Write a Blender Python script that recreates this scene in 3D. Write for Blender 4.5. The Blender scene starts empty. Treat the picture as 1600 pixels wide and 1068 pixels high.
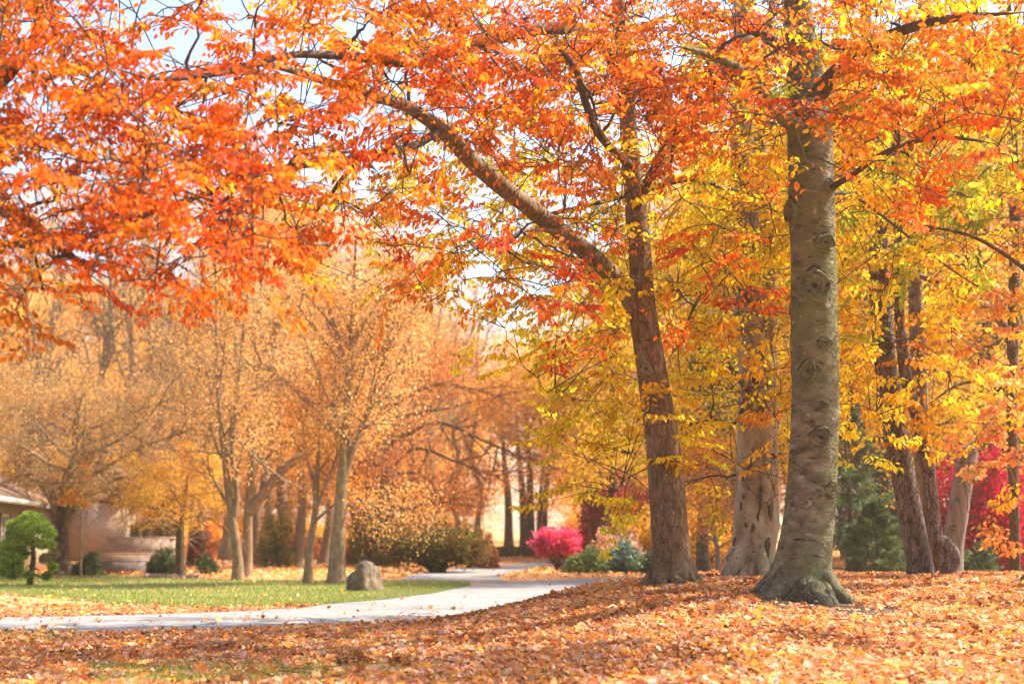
import bpy, math, numpy as np
R = np.random.default_rng(11)
sc = bpy.context.scene
col = sc.collection
FPX, CX, CY, CAMZ = 2222.2, 800.0, 534.0, 1.35
PITCH = math.atan((835 - 534) / FPX)
cp, sp_ = math.cos(PITCH), math.sin(PITCH)

def at(px, py, Y):
    """world point seen at photo pixel (px,py) at ground distance Y"""
    u = (np.asarray(px, float) - CX) / FPX; v = (CY - np.asarray(py, float)) / FPX
    dy = cp - v * sp_; dz = sp_ + v * cp
    t = Y / dy
    return np.stack(np.broadcast_arrays(u * t, Y + 0 * t, CAMZ + dz * t), -1)

def nrm(a): return a / np.maximum(np.linalg.norm(a, axis=-1, keepdims=True), 1e-9)
def sstep(a, b, x):
    t = np.clip((x - a) / (b - a), 0, 1); return t * t * (3 - 2 * t)

def smooth_line(pts, n):
    """Catmull-Rom through pts, n samples"""
    P = np.asarray(pts, float); P = np.vstack([2 * P[0] - P[1], P, 2 * P[-1] - P[-2]])
    m = len(P) - 3; t = np.linspace(0, m - 1e-6, n); i = t.astype(int); f = (t - i)[:, None]
    a, b, c, d = P[i], P[i + 1], P[i + 2], P[i + 3]
    return .5 * (2 * b + (c - a) * f + (2 * a - 5 * b + 4 * c - d) * f ** 2 + (3 * b - 3 * c + d - a) * f ** 3)

# ------------------------------------------------------------------ ground shape
ROAD = smooth_line([(-40, 19.5), (-22, 20.2), (-12, 20.9), (-7.6, 21.4), (-4.2, 23.0), (-2.2, 25.2), (-1.1, 28.8),
                    (-.1, 34.5), (1.9, 39.5), (4.6, 43), (9, 46), (18, 49), (40, 53)], 160)
DRIVE = smooth_line([(-1.6, 41), (-1.9, 47), (-1.0, 55), (1.2, 65), (4.2, 78), (9, 95), (15, 120)], 70)
PATH = smooth_line([(-9.5, 66), (-7.2, 61), (-5.2, 56), (-3.0, 50.5), (-1.6, 46)], 40)
ROADW = 2.3
def dist_to(line, x, y):
    x = np.asarray(x, float); y = np.asarray(y, float)
    sh = x.shape; q = np.stack([x.ravel(), y.ravel()], -1)
    out = np.empty(len(q))
    for s in range(0, len(q), 20000):
        a = q[s:s + 20000]
        out[s:s + 20000] = np.sqrt(((a[:, None] - line[None]) ** 2).sum(-1).min(1))
    return out.reshape(sh)
def zf(x, y):
    x = np.asarray(x, float); y = np.asarray(y, float)
    m = .62 * sstep(-2.5, 2.5, x) * sstep(9.5, 20.5, y) * (1 - sstep(25.5, 34, y))
    m = m * sstep(2.2, 4.6, dist_to(ROAD, x, y))
    m = m + .05 * np.sin(x * 1.3 + y * .6) * np.sin(y * .9 - x * .4) * sstep(-3, 1, x) * (1 - sstep(22, 28, y))
    far = .016 * np.clip(y - 70, 0, 130) * sstep(70, 110, y)
    return m + far
def gp(px, Y):
    z = 0.0
    for _ in range(4):
        x = (px - CX) / FPX * (Y * cp + (z - CAMZ) * sp_); z = float(zf(x, Y))
    return np.array([x, Y, z])

# ------------------------------------------------------------------ mesh helpers
class Geo:
    def __init__(s): s.V = []; s.F = []; s.C = []; s.n = 0
    def add(s, V, F, C=None):
        V = np.asarray(V, float).reshape(-1, 3); F = np.asarray(F, int)
        s.V.append(V); s.F.append(F + s.n); s.n += len(V)
        if C is not None: s.C.append(np.asarray(C, float))
        return s
    def tubes(s, P, Rr, seg=5, cap=False):
        P = np.asarray(P, float); Rr = np.asarray(Rr, float)
        if P.ndim == 2: P = P[None]
        n, k, _ = P.shape
        if n == 0: return s
        Rr = np.broadcast_to(Rr, (n, k))
        T = np.gradient(P, axis=1); T = nrm(T)
        m = nrm(P[:, -1] - P[:, 0])
        ref = np.where(np.abs(m[:, 2:3]) > .8, np.array([[1., .13, 0]]), np.array([[.1, .05, 1.]]))
        S = nrm(np.cross(T, ref[:, None])); U = np.cross(S, T)
        a = np.linspace(0, 2 * np.pi, seg, endpoint=False)
        V = P[:, :, None] + Rr[:, :, None, None] * (np.cos(a)[:, None] * S[:, :, None] + np.sin(a)[:, None] * U[:, :, None])
        idx = np.arange(n * k * seg).reshape(n, k, seg)
        A = idx[:, :-1]; B = idx[:, 1:]
        F = np.stack([A, np.roll(A, -1, 2), np.roll(B, -1, 2), B], -1).reshape(-1, 4)
        s.add(V, F)
        if cap:
            for i in range(n):
                o = s.n
                s.add(np.vstack([V[i, -1], P[i, -1]]), [[j, (j + 1) % seg, seg] for j in range(seg)])
        return s
    def box(s, x0, x1, y0, y1, z0, z1):
        V = [(x, y, z) for z in (z0, z1) for y in (y0, y1) for x in (x0, x1)]
        return s.add(V, [(0, 2, 3, 1), (4, 5, 7, 6), (0, 1, 5, 4), (2, 6, 7, 3), (0, 4, 6, 2), (1, 3, 7, 5)])
    def obox(s, c, ax, ay, az):
        c = np.asarray(c, float); ax, ay, az = (np.asarray(q, float) / 2 for q in (ax, ay, az))
        V = [c + i * ax + j * ay + k * az for k in (-1, 1) for j in (-1, 1) for i in (-1, 1)]
        return s.add(V, [(0, 2, 3, 1), (4, 5, 7, 6), (0, 1, 5, 4), (2, 6, 7, 3), (0, 4, 6, 2), (1, 3, 7, 5)])
    def build(s, name, mat, parent=None, smooth=False, origin=None):
        V = np.vstack(s.V) if s.V else np.zeros((0, 3))
        if parent is not None: V = V - np.array(parent.location)
        elif origin is not None: V = V - np.asarray(origin)
        me = bpy.data.meshes.new(name)
        loops = np.concatenate([f.ravel() for f in s.F]); tot = np.concatenate([np.full(len(f), f.shape[1]) for f in s.F])
        st = np.concatenate([[0], np.cumsum(tot)[:-1]])
        me.vertices.add(len(V)); me.vertices.foreach_set('co', V.astype(np.float32).ravel())
        me.loops.add(len(loops)); me.loops.foreach_set('vertex_index', loops.astype(np.int32))
        me.polygons.add(len(tot)); me.polygons.foreach_set('loop_start', st.astype(np.int32))
        if s.C:
            C = np.vstack(s.C); C = np.hstack([C, np.ones((len(C), 1))])
            a = me.attributes.new('Col', 'FLOAT_COLOR', 'POINT'); a.data.foreach_set('color', C.astype(np.float32).ravel())
        if smooth: me.polygons.foreach_set('use_smooth', np.ones(len(tot), bool))
        me.update(calc_edges=True); me.validate()
        me.materials.append(mat)
        o = bpy.data.objects.new(name, me); col.objects.link(o)
        if parent is not None: o.parent = parent
        elif origin is not None: o.location = origin
        return o

def tag(o, label=None, cat=None, group=None, kind=None):
    if label: o['label'] = label
    if cat: o['category'] = cat
    if group: o['group'] = group
    if kind: o['kind'] = kind
    return o
def empty(name, loc, label, cat, group=None):
    o = bpy.data.objects.new(name, None); o.location = tuple(float(v) for v in loc); o.empty_display_size = .2
    col.objects.link(o); return tag(o, label, cat, group)

# ------------------------------------------------------------------ leaves
OVAL = (np.array([(0, 0, 0), (.28, .40, .09), (.66, .36, .08), (1, 0, -.10), (.66, -.36, .08), (.28, -.40, .09)]), [(0, 1, 2, 3), (0, 3, 4, 5)])
CURL = (np.array([(0, 0, .12), (.28, .40, .16), (.66, .33, .02), (1, 0, .22), (.66, -.36, .2), (.3, -.40, -.02)]), [(0, 1, 2, 3), (0, 3, 4, 5)])
FOLD = (np.array([(0, 0, 0), (.25, .26, .26), (.62, .22, .24), (1, .05, -.22), (.62, -.24, .2), (.28, -.30, .22)]), [(0, 1, 2, 3), (0, 3, 4, 5)])
DIAM = (np.array([(0, 0, 0), (.42, .5, .05), (1, 0, 0), (.42, -.5, .05)]), [(0, 1, 2, 3)])
BLADE = (np.array([(0, .5, 0), (0, -.5, 0), (1, 0, .0)]), [(0, 1, 2)])
_mo = [(0, 0), (.02, .3), (-.08, .62), (.28, .42), (.42, .66), (.55, .34), (.72, .40), (1.0, 0)]
_mo = _mo + [(x, -y) for x, y in _mo[-2:0:-1]]
MAPLE = (np.array([(.34, 0, -.06)] + [(x, y, .16 * abs(y) + .06 * ((i * 7) % 5 - 2) / 2) for i, (x, y) in enumerate(_mo)]),
         [(0, 1 + i, 1 + (i + 1) % len(_mo)) for i in range(len(_mo))])
def scatter(geo, tpl, P, D, N, L, wr, C):
    T, F = tpl; n = len(P)
    if n == 0: return
    D = nrm(D); N = nrm(N - (N * D).sum(-1, keepdims=True) * D); S = np.cross(N, D)
    L = np.broadcast_to(np.asarray(L, float), (n,)); wr = np.broadcast_to(np.asarray(wr, float), (n,))
    V = P[:, None] + L[:, None, None] * (T[None, :, 0:1] * D[:, None] + T[None, :, 1:2] * wr[:, None, None] * S[:, None] + T[None, :, 2:3] * N[:, None])
    m = len(T)
    Fa = np.array(F)[None] + (np.arange(n) * m)[:, None, None]
    geo.add(V, Fa.reshape(-1, Fa.shape[-1]), np.repeat(C, m, 0))
def rnd(n): return R.normal(size=(n, 3))
def pick(pal, n, jit=.14):
    cs = np.array([p[0] for p in pal]); w = np.array([p[1] for p in pal], float)
    c = cs[R.choice(len(pal), n, p=w / w.sum())]
    return np.clip(c * (1 + jit * R.normal(size=(n, 1))) * (1 + .06 * R.normal(size=(n, 3))), .004, .92)

# ------------------------------------------------------------------ materials
def newmat(name):
    m = bpy.data.materials.new(name); m.use_nodes = True; nt = m.node_tree; nt.nodes.clear()
    return m, nt, nt.nodes, nt.links
def leaf_mat(name, transl=.5, rough=.5, spec=.25, colvar=True):
    m, nt, N, Lk = newmat(name)
    a = N.new('ShaderNodeAttribute'); a.attribute_name = 'Col'
    b = N.new('ShaderNodeBsdfPrincipled'); b.inputs['Roughness'].default_value = rough
    b.inputs['Specular IOR Level'].default_value = spec
    t = N.new('ShaderNodeBsdfTranslucent'); mx = N.new('ShaderNodeMixShader'); mx.inputs[0].default_value = transl
    o = N.new('ShaderNodeOutputMaterial')
    tc = N.new('ShaderNodeTexCoord'); nz = N.new('ShaderNodeTexNoise'); nz.inputs['Scale'].default_value = 38; nz.inputs['Detail'].default_value = 3
    Lk.new(tc.outputs['Object'], nz.inputs['Vector']); rp = ramp(N, [(.28, (.45, .36, .3)), (.40, (.97, .94, .9)), (.6, (1.06, 1.06, 1.0)), (.75, (1.12, 1.25, 1.1))])
    Lk.new(nz.outputs['Fac'], rp.inputs[0]); ml = N.new('ShaderNodeMix'); ml.data_type = 'RGBA'; ml.blend_type = 'MULTIPLY'; ml.inputs[0].default_value = 1
    Lk.new(a.outputs['Color'], ml.inputs[6]); Lk.new(rp.outputs[0], ml.inputs[7])
    Lk.new(ml.outputs[2], b.inputs['Base Color']); Lk.new(ml.outputs[2], t.inputs['Color'])
    Lk.new(b.outputs[0], mx.inputs[1]); Lk.new(t.outputs[0], mx.inputs[2]); Lk.new(mx.outputs[0], o.inputs[0])
    return m
def ramp(N, stops):
    r = N.new('ShaderNodeValToRGB'); e = r.color_ramp.elements
    while len(e) > 1: e.remove(e[-1])
    e[0].position = stops[0][0]; e[0].color = (*stops[0][1], 1)
    for p, c in stops[1:]:
        q = e.new(p); q.color = (*c, 1)
    return r
def noise_mat(name, stops, scale=5, stretch=(1, 1, 1), detail=8, rough=.8, bump=.3, bdist=.03, spec=.25, second=None, bscale=None, dist=0.0, crack=None):
    """noise-coloured surface; second = (colour, scale, lo, hi, stretch) overlays blotches"""
    m, nt, N, Lk = newmat(name)
    tc = N.new('ShaderNodeTexCoord'); mp = N.new('ShaderNodeMapping'); mp.inputs['Scale'].default_value = stretch
    Lk.new(tc.outputs['Object'], mp.inputs[0])
    n1 = N.new('ShaderNodeTexNoise'); n1.inputs['Scale'].default_value = scale; n1.inputs['Detail'].default_value = detail
    n1.inputs['Roughness'].default_value = .62; n1.inputs['Distortion'].default_value = dist
    Lk.new(mp.outputs[0], n1.inputs['Vector'])
    r = ramp(N, stops); Lk.new(n1.outputs['Fac'], r.inputs[0]); c = r.outputs[0]
    for sec in (second or []):
        mp2 = N.new('ShaderNodeMapping'); mp2.inputs['Scale'].default_value = sec[4]; Lk.new(tc.outputs['Object'], mp2.inputs[0])
        n2 = N.new('ShaderNodeTexNoise'); n2.inputs['Scale'].default_value = sec[1]; n2.inputs['Detail'].default_value = 6
        Lk.new(mp2.outputs[0], n2.inputs['Vector'])
        mr = N.new('ShaderNodeMapRange'); mr.inputs[1].default_value = sec[2]; mr.inputs[2].default_value = sec[3]
        Lk.new(n2.outputs['Fac'], mr.inputs[0])
        mx = N.new('ShaderNodeMix'); mx.data_type = 'RGBA'; Lk.new(mr.outputs[0], mx.inputs[0])
        Lk.new(c, mx.inputs[6]); mx.inputs[7].default_value = (*sec[0], 1); c = mx.outputs[2]
    if crack:
        mp3 = N.new('ShaderNodeMapping'); mp3.inputs['Scale'].default_value = crack[1]; n4 = N.new('ShaderNodeTexNoise'); n4.inputs['Scale'].default_value = 3; n4.inputs['Detail'].default_value = 4
        Lk.new(tc.outputs['Object'], n4.inputs['Vector']); ad = N.new('ShaderNodeMix'); ad.data_type = 'RGBA'; ad.blend_type = 'ADD'; ad.inputs[0].default_value = .35
        Lk.new(tc.outputs['Object'], ad.inputs[6]); Lk.new(n4.outputs['Color'], ad.inputs[7]); Lk.new(ad.outputs[2], mp3.inputs[0])
        vo = N.new('ShaderNodeTexVoronoi'); vo.feature = 'DISTANCE_TO_EDGE'; vo.inputs['Scale'].default_value = crack[0]; Lk.new(mp3.outputs[0], vo.inputs['Vector'])
        mr2 = N.new('ShaderNodeMapRange'); mr2.inputs[1].default_value = 0; mr2.inputs[2].default_value = crack[2]; mr2.inputs[3].default_value = crack[3]; mr2.inputs[4].default_value = 1; Lk.new(vo.outputs[0], mr2.inputs[0])
        mc = N.new('ShaderNodeMix'); mc.data_type = 'RGBA'; mc.blend_type = 'MULTIPLY'; mc.inputs[0].default_value = 1; Lk.new(c, mc.inputs[6]); Lk.new(mr2.outputs[0], mc.inputs[7]); c = mc.outputs[2]
    b = N.new('ShaderNodeBsdfPrincipled'); b.inputs['Roughness'].default_value = rough; b.inputs['Specular IOR Level'].default_value = spec
    Lk.new(c, b.inputs['Base Color'])
    if bump:
        bn = N.new('ShaderNodeBump'); bn.inputs['Strength'].default_value = bump; bn.inputs['Distance'].default_value = bdist
        if bscale:
            n3 = N.new('ShaderNodeTexNoise'); n3.inputs['Scale'].default_value = bscale; n3.inputs['Detail'].default_value = 8
            Lk.new(mp.outputs[0], n3.inputs['Vector']); Lk.new(n3.outputs['Fac'], bn.inputs['Height'])
        else: Lk.new(n1.outputs['Fac'], bn.inputs['Height'])
        Lk.new(bn.outputs[0], b.inputs['Normal'])
    o = N.new('ShaderNodeOutputMaterial'); Lk.new(b.outputs[0], o.inputs[0])
    return m
def flat_mat(name, c, rough=.6, var=.12, scale=6):
    c = np.array(c)
    return noise_mat(name, [(.3, tuple(c * (1 - var))), (.7, tuple(np.minimum(c * (1 + var), .95)))], scale, bump=.1, bdist=.01, rough=rough)

M_leaf = leaf_mat('autumn leaf', .55, .55, .14)
M_bgleaf = leaf_mat('distant leaf', .55, .7, .06)
M_litter = leaf_mat('dry fallen leaf', .3, .75, .08)
M_needle = leaf_mat('evergreen needle', .25, .5, .3)
M_grass = leaf_mat('grass blade', .4, .5, .25)
M_beech = noise_mat('mossy beech bark', [(.30, (.026, .022, .014)), (.42, (.08, .068, .042)), (.56, (.148, .128, .082)), (.72, (.235, .21, .145)), (.85, (.32, .29, .21))], 3.6, (1.2, 1.2, 2.0), bump=.9, bdist=.03, bscale=14,
    second=[((.10, .115, .045), 1.1, .42, .66, (1, 1, .6)), ((.028, .022, .014), 8, .60, .68, (1, 1, 2.6)), ((.30, .29, .22), 6, .62, .74, (1, 1, 1.4)), ((.025, .02, .012), 26, .66, .74, (1, 1, 2))])
M_root = noise_mat('rough beech root bark', [(.28, (.025, .022, .013)), (.5, (.085, .074, .046)), (.75, (.17, .15, .1))], 9, (1.5, 1.5, .8), bump=1.0, bdist=.03, bscale=18,
    second=[((.085, .095, .04), 2.0, .5, .7, (1, 1, .6)), ((.02, .017, .01), 16, .58, .68, (1, 1, 1))])
M_brown = noise_mat('brown beech bark', [(.28, (.045, .026, .014)), (.45, (.14, .083, .045)), (.62, (.235, .148, .083)), (.82, (.34, .24, .15))], 4.5, (2.6, 2.6, .9), dist=.9, crack=(17, (1, 1, .2), .12, .5), bump=1.0, bdist=.03, bscale=10,
    second=[((.05, .03, .018), 5, .62, .74, (1, 1, 3)), ((.25, .2, .13), 2.0, .55, .75, (1, 1, .5))])
M_pale = noise_mat('pale scarred beech bark', [(.28, (.08, .056, .036)), (.44, (.235, .18, .125)), (.6, (.38, .32, .24)), (.78, (.5, .445, .36))], 3.0, (1.6, 1.6, .6), bump=.8, bdist=.02, bscale=12,
    second=[((.05, .034, .022), 4.5, .60, .68, (2.2, 2.2, .5)), ((.16, .17, .085), 1.2, .52, .7, (1, 1, .4)), ((.12, .09, .06), 14, .58, .7, (1, 1, 1.6))])
M_furrow = noise_mat('furrowed grey brown bark', [(.33, (.055, .038, .036)), (.5, (.17, .12, .115)), (.68, (.3, .23, .22))], 6, (3, 3, .85), bump=1.0, bdist=.04, dist=1.2, crack=(14, (1, 1, .22), .16, .22))
M_grey = noise_mat('weathered grey trunk', [(.3, (.08, .066, .056)), (.5, (.18, .152, .13)), (.75, (.28, .24, .205))], 4, (3, 3, .5), bump=.5, bdist=.02)
M_bark = noise_mat('woodland bark', [(.3, (.045, .028, .016)), (.55, (.12, .078, .046)), (.8, (.22, .155, .1))], 5, (2, 2, .9), dist=.8, crack=(12, (1, 1, .22), .16, .35), bump=.6, bdist=.03)
M_tan = noise_mat('tan woodland bark', [(.3, (.11, .07, .038)), (.55, (.23, .155, .09)), (.8, (.36, .26, .16))], 5, (2, 2, .9), dist=.8, bump=.5, bdist=.03)
M_dark = noise_mat('dark bough bark', [(.3, (.03, .02, .015)), (.6, (.085, .055, .04)), (.8, (.14, .1, .07))], 6, (1, 1, 1), bump=.5, bdist=.01)
M_scar = noise_mat('dark wound wood', [(.3, (.035, .022, .013)), (.6, (.11, .072, .045)), (.8, (.2, .14, .09))], 16, bump=.5, bdist=.01)
M_hollow = noise_mat('dark knot hollow', [(.3, (.012, .008, .005)), (.7, (.05, .034, .022))], 14, bump=.5, bdist=.01)
M_knot = noise_mat('knot bark', [(.3, (.085, .06, .035)), (.5, (.2, .155, .1)), (.75, (.31, .25, .18))], 9, bump=.5, bdist=.012)

# ------------------------------------------------------------------ world, sun, camera
SUN_AZ, SUN_EL = math.radians(72), math.radians(49)      # azimuth from the view direction (+Y) towards +X
w = bpy.data.worlds.new('World'); sc.world = w; w.use_nodes = True
nt = w.node_tree; bg = nt.nodes['Background']; sky = nt.nodes.new('ShaderNodeTexSky'); sky.sky_type = 'NISHITA'
sky.sun_disc = False; sky.sun_elevation = SUN_EL; sky.sun_rotation = SUN_AZ; sky.air_density = 1.0; sky.dust_density = 3.0; sky.ozone_density = 1.0
nt.links.new(sky.outputs[0], bg.inputs[0]); bg.inputs[1].default_value = .14
sl = bpy.data.lights.new('sun', 'SUN'); sl.energy = 5.0; sl.angle = math.radians(.6); sl.color = (1, .885, .70)
so = bpy.data.objects.new('sun', sl); col.objects.link(so)
from mathutils import Vector, Euler
sd = Vector((math.sin(SUN_AZ) * math.cos(SUN_EL), math.cos(SUN_AZ) * math.cos(SUN_EL), math.sin(SUN_EL)))
so.rotation_euler = sd.to_track_quat('Z', 'Y').to_euler(); so.location = sd * 60
cam = bpy.data.cameras.new('camera'); co = bpy.data.objects.new('camera', cam); col.objects.link(co)
co.location = (0, 0, CAMZ); co.rotation_euler = (math.pi / 2 + PITCH, 0, 0)
cam.sensor_width = 36; cam.lens = 50; cam.clip_end = 3000
cam.dof.use_dof = True; cam.dof.focus_distance = 18.5; cam.dof.aperture_fstop = 1.05
sc.camera = co
sc.view_settings.view_transform = 'Standard'; sc.view_settings.look = 'None'; sc.view_settings.exposure = 1.56; sc.view_settings.gamma = 1
sc.cycles.max_bounces = 12; sc.cycles.diffuse_bounces = 10; sc.cycles.glossy_bounces = 2; sc.cycles.transmission_bounces = 3
sc.cycles.caustics_reflective = False; sc.cycles.caustics_refractive = False

# ------------------------------------------------------------------ ground, road, lawn
def axis(segs):
    out = [np.arange(a, b, s) for a, b, s in segs]; return np.concatenate(out)
gx = axis([(-600, -100, 50), (-100, -40, 6), (-40, -14, 1.5), (-14, 14, .3), (14, 40, 1.5), (40, 100, 6), (100, 601, 50)])
gy = axis([(-60, 4, 4), (4, 40, .3), (40, 120, 2), (120, 300, 12), (300, 1501, 100)])
def sheet(name, X, Y, Z, mat):
    n, m = X.shape; i = np.arange(n * m).reshape(n, m)
    F = np.stack([i[:-1, :-1], i[:-1, 1:], i[1:, 1:], i[1:, :-1]], -1).reshape(-1, 4)
    g = Geo(); g.add(np.stack([X, Y, Z], -1), F); return g.build(name, mat, smooth=True)
M_ground = noise_mat('leaf strewn ground', [(.25, (.18, .09, .045)), (.42, (.38, .19, .08)), (.55, (.5, .27, .11)), (.7, (.6, .38, .18)), (.85, (.66, .48, .28))], 9, detail=12, rough=.9, bump=.8, bdist=.06,
    second=[((.12, .07, .045), .5, .62, .74, (1, 1, 1)), ((.3, .25, .07), .22, .62, .78, (1, 1, 1))])
X, Y = np.meshgrid(gx, gy)
tag(sheet('ground', X, Y, zf(X, Y), M_ground), 'leaf-strewn ground rising to a low mound on the right', kind='structure')
def strip(name, line, half, mat, lift, rows=9, jag=0.0):
    T = nrm(np.gradient(line, axis=0)); Nn = np.stack([-T[:, 1], T[:, 0]], -1)
    u = np.linspace(-1, 1, rows)
    hw = half + jag * np.interp(np.arange(len(line)), np.arange(0, len(line), 3), R.normal(size=len(np.arange(0, len(line), 3))))
    X = line[:, None, 0] + Nn[:, None, 0] * u * hw[:, None]; Y = line[:, None, 1] + Nn[:, None, 1] * u * hw[:, None]
    return sheet(name, X, Y, zf(X, Y) + lift, mat)
M_road = noise_mat('pale worn road', [(.3, (.15, .145, .148)), (.5, (.215, .209, .212)), (.7, (.275, .268, .27))], 2.5, (1, 1, 1), detail=10, rough=.8, bump=.15, bdist=.01,
    second=[((.13, .125, .13), .8, .56, .70, (.3, 1, 1)), ((.10, .09, .09), 7, .66, .72, (1, 1, 1)), ((.32, .2, .11), 1.3, .62, .74, (1, 1, 1))])
tag(strip('road', ROAD, ROADW, M_road, .024, jag=.07), 'pale grey road curving away between lawn and leaf mound', kind='structure')
tag(strip('driveway', DRIVE, 1.5, M_road, .016), 'pale driveway running up past the pink maple', kind='structure')
tag(strip('path', PATH, .45, M_road, .012, rows=3), 'narrow grey path edging the lawn', kind='structure')
M_lawn = noise_mat('mown lawn', [(.3, (.12, .165, .045)), (.5, (.22, .255, .08)), (.7, (.34, .32, .12))], 1.2, detail=12, rough=.9, bump=.5, bdist=.03,
    second=[((.42, .34, .13), .3, .46, .62, (1, 2.2, 1)), ((.5, .3, .14), .5, .58, .7, (1, 2, 1))])
# lawn outline: columns from left to right, near edge by the road, far edge at the beds
LN = np.array([(-150, 30, 50), (0, 33, 51), (110, 30.5, 50), (200, 27.8, 47.5), (290, 26.2, 44), (400, 26.3, 43), (500, 27.6, 42.5), (600, 29.6, 42), (680, 33, 42.5), (735, 38, 41)])
pc = np.linspace(-150, 735, 90); near = np.interp(pc, LN[:, 0], LN[:, 1]); farr = np.interp(pc, LN[:, 0], LN[:, 2])
near = near + .25 * np.interp(np.arange(90), np.arange(0, 90, 2), R.normal(size=45))
t = np.linspace(0, 1, 26); Y = near[None] + (farr - near)[None] * t[:, None]; X = (pc[None] - CX) / FPX * Y
tag(sheet('lawn', X, Y, zf(X, Y) + .014, M_lawn), 'sunlit green lawn beyond the road', kind='structure')
def in_lawn(x, y):
    p = CX + x / y * FPX
    return (p > -150) & (p < 735) & (y > np.interp(p, LN[:, 0], LN[:, 1])) & (y < np.interp(p, LN[:, 0], LN[:, 2]))

TBx, TBy = gp(1250, 18.0)[:2]
tt, rr_ = np.meshgrid(np.linspace(0, 2 * np.pi, 49), np.linspace(0.02, 1, 10)); wv = 1 + .22 * np.sin(3 * tt + 1) + .15 * np.sin(7 * tt)
X = TBx + .35 + 1.45 * rr_ * wv * np.cos(tt); Y = TBy - .75 + .75 * rr_ * wv * np.sin(tt)
M_soil = noise_mat('bare dark soil', [(.3, (.035, .022, .014)), (.55, (.09, .058, .036)), (.8, (.2, .12, .07))], 9, detail=12, bump=1.0, bdist=.05, rough=.95)
tag(sheet('bare_soil', X, Y, zf(X, Y) + .006, M_soil), 'dark bare soil showing between the leaves at the mossy beech', kind='structure')
# fallen leaves (nobody could count them)
def frustum_pts(n, y0, y1, marg=1.15):
    y = np.sqrt(R.uniform(y0 ** 2, y1 ** 2, n)); x = R.uniform(-1, 1, n) * .36 * marg * y; return x, y
LIT = [((.66, .31, .13), 4), ((.71, .39, .19), 4), ((.75, .29, .05), 3), ((.50, .21, .085), 2.4), ((.74, .48, .31), 2.6), ((.80, .40, .03), 1), ((.60, .15, .05), 1.5), ((.28, .13, .07), 1.2), ((.75, .52, .41), 1.8)]
TREE_A, TREE_B, TREE_C = gp(1050, 21.0), gp(1250, 18.0), gp(1178, 24.0)
G = Geo()
x, y = frustum_pts(270000, 10.2, 27.5)
dr = dist_to(ROAD, x, y); pxl = CX + x / y * FPX; pyl = 835 + (CAMZ - zf(x, y)) / y * FPX
keep = np.ones(len(x))
keep = np.where(dr < ROADW, .004 + .012 * (np.sin(x * 1.1) * np.sin(y * 1.9 + x) > .55) + .16 * sstep(1.95, 2.3, dr), keep)
keep = np.where(in_lawn(x, y), .06, keep)
vn = np.sin(x * 2.1 + 1) * np.sin(y * 1.7 + x * .6) + .5 * np.sin(x * 5.3 - y * 3.1)
gpatch = ((pxl > 150) & (pxl < 520) & (pyl > 1036) & (pyl < 1064)) | ((pxl > 400) & (pxl < 640) & (pyl > 1030) & (pyl < 1050))
keep = np.where(gpatch, np.where(vn > -.1, .07, .3), keep)
keep = np.where((pyl > 985) & (pyl < 1010) & (pxl < 130), .35, keep)
dirt = (np.hypot(x - TREE_B[0] - .15, (y - TREE_B[1] + .9) / 1.0) < .95 + .35 * vn)
keep = np.where(dirt, .05, keep)
keep = np.where((y > 26.5) & (dr > ROADW) & (x < -1.6), keep * .5, keep)
s = R.random(len(x)) < keep; x, y = x[s], y[s]; n = len(x)
P = np.stack([x, y, zf(x, y) + np.where(dist_to(ROAD, x, y) < ROADW, .03, .012) + R.uniform(0, .035, n)], -1)
th = R.uniform(0, 2 * np.pi, n); tl = np.where(R.random(n) < .22, .75, .25); D = np.stack([np.cos(th), np.sin(th), R.normal(0, 1, n) * tl], -1); N = np.array([0, 0, 1.]) + rnd(n) * (tl + .1)[:, None]
C = pick(LIT, n, .16); Ls = R.uniform(.034, .088, n) * (1 + .12 * (R.random(n) < .2)); k = R.random(n)
dk = (np.sin(x * .9 + 2) * np.sin(y * 1.3 - x * .5) + .5 * np.sin(x * 2.7 + y * 2.1) + .35 * R.normal(size=n)) > .75; C[dk] = C[dk] * np.array([.55, .46, .42])
for lo, hi, tp, wr in ((0, .32, MAPLE, .95), (.32, .7, CURL, .75), (.7, 1.01, OVAL, .75)):
    q = (k >= lo) & (k < hi); scatter(G, tp, P[q], D[q], N[q], Ls[q] * (1.15 if tp is MAPLE else 1), wr, C[q])
tag(G.build('fallen_leaves', M_litter), 'tan and orange fallen leaves covering the near ground and mound', 'fallen leaves', kind='stuff')
G = Geo()
x, y = frustum_pts(90000, 27.5, 120, 1.1)
dr = np.minimum(dist_to(ROAD, x, y) - ROADW, dist_to(DRIVE, x, y) - 1.5)
keep = np.where(in_lawn(x, y), .10, np.where(dr < 0, .02, 1.0)); keep *= np.clip(45 / y, 0, 1)
s = R.random(len(x)) < keep; x, y = x[s], y[s]; n = len(x)
P = np.stack([x, y, zf(x, y) + .03 + R.uniform(0, .05, n)], -1); th = R.uniform(0, 2 * np.pi, n)
D = np.stack([np.cos(th), np.sin(th), R.normal(0, .3, n)], -1); N = np.array([0, 0, 1.]) + rnd(n) * .5
scatter(G, DIAM, P, D, N, R.uniform(.06, .12, n) * np.where(y > 45, 1.7, 1), .8, pick(LIT + [((.72, .42, .06), 5), ((.62, .34, .2), 4)], n))
tag(G.build('scattered_leaves', M_litter), 'fallen leaves scattered over the lawn and the ground beyond', 'fallen leaves', kind='stuff')
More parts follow.
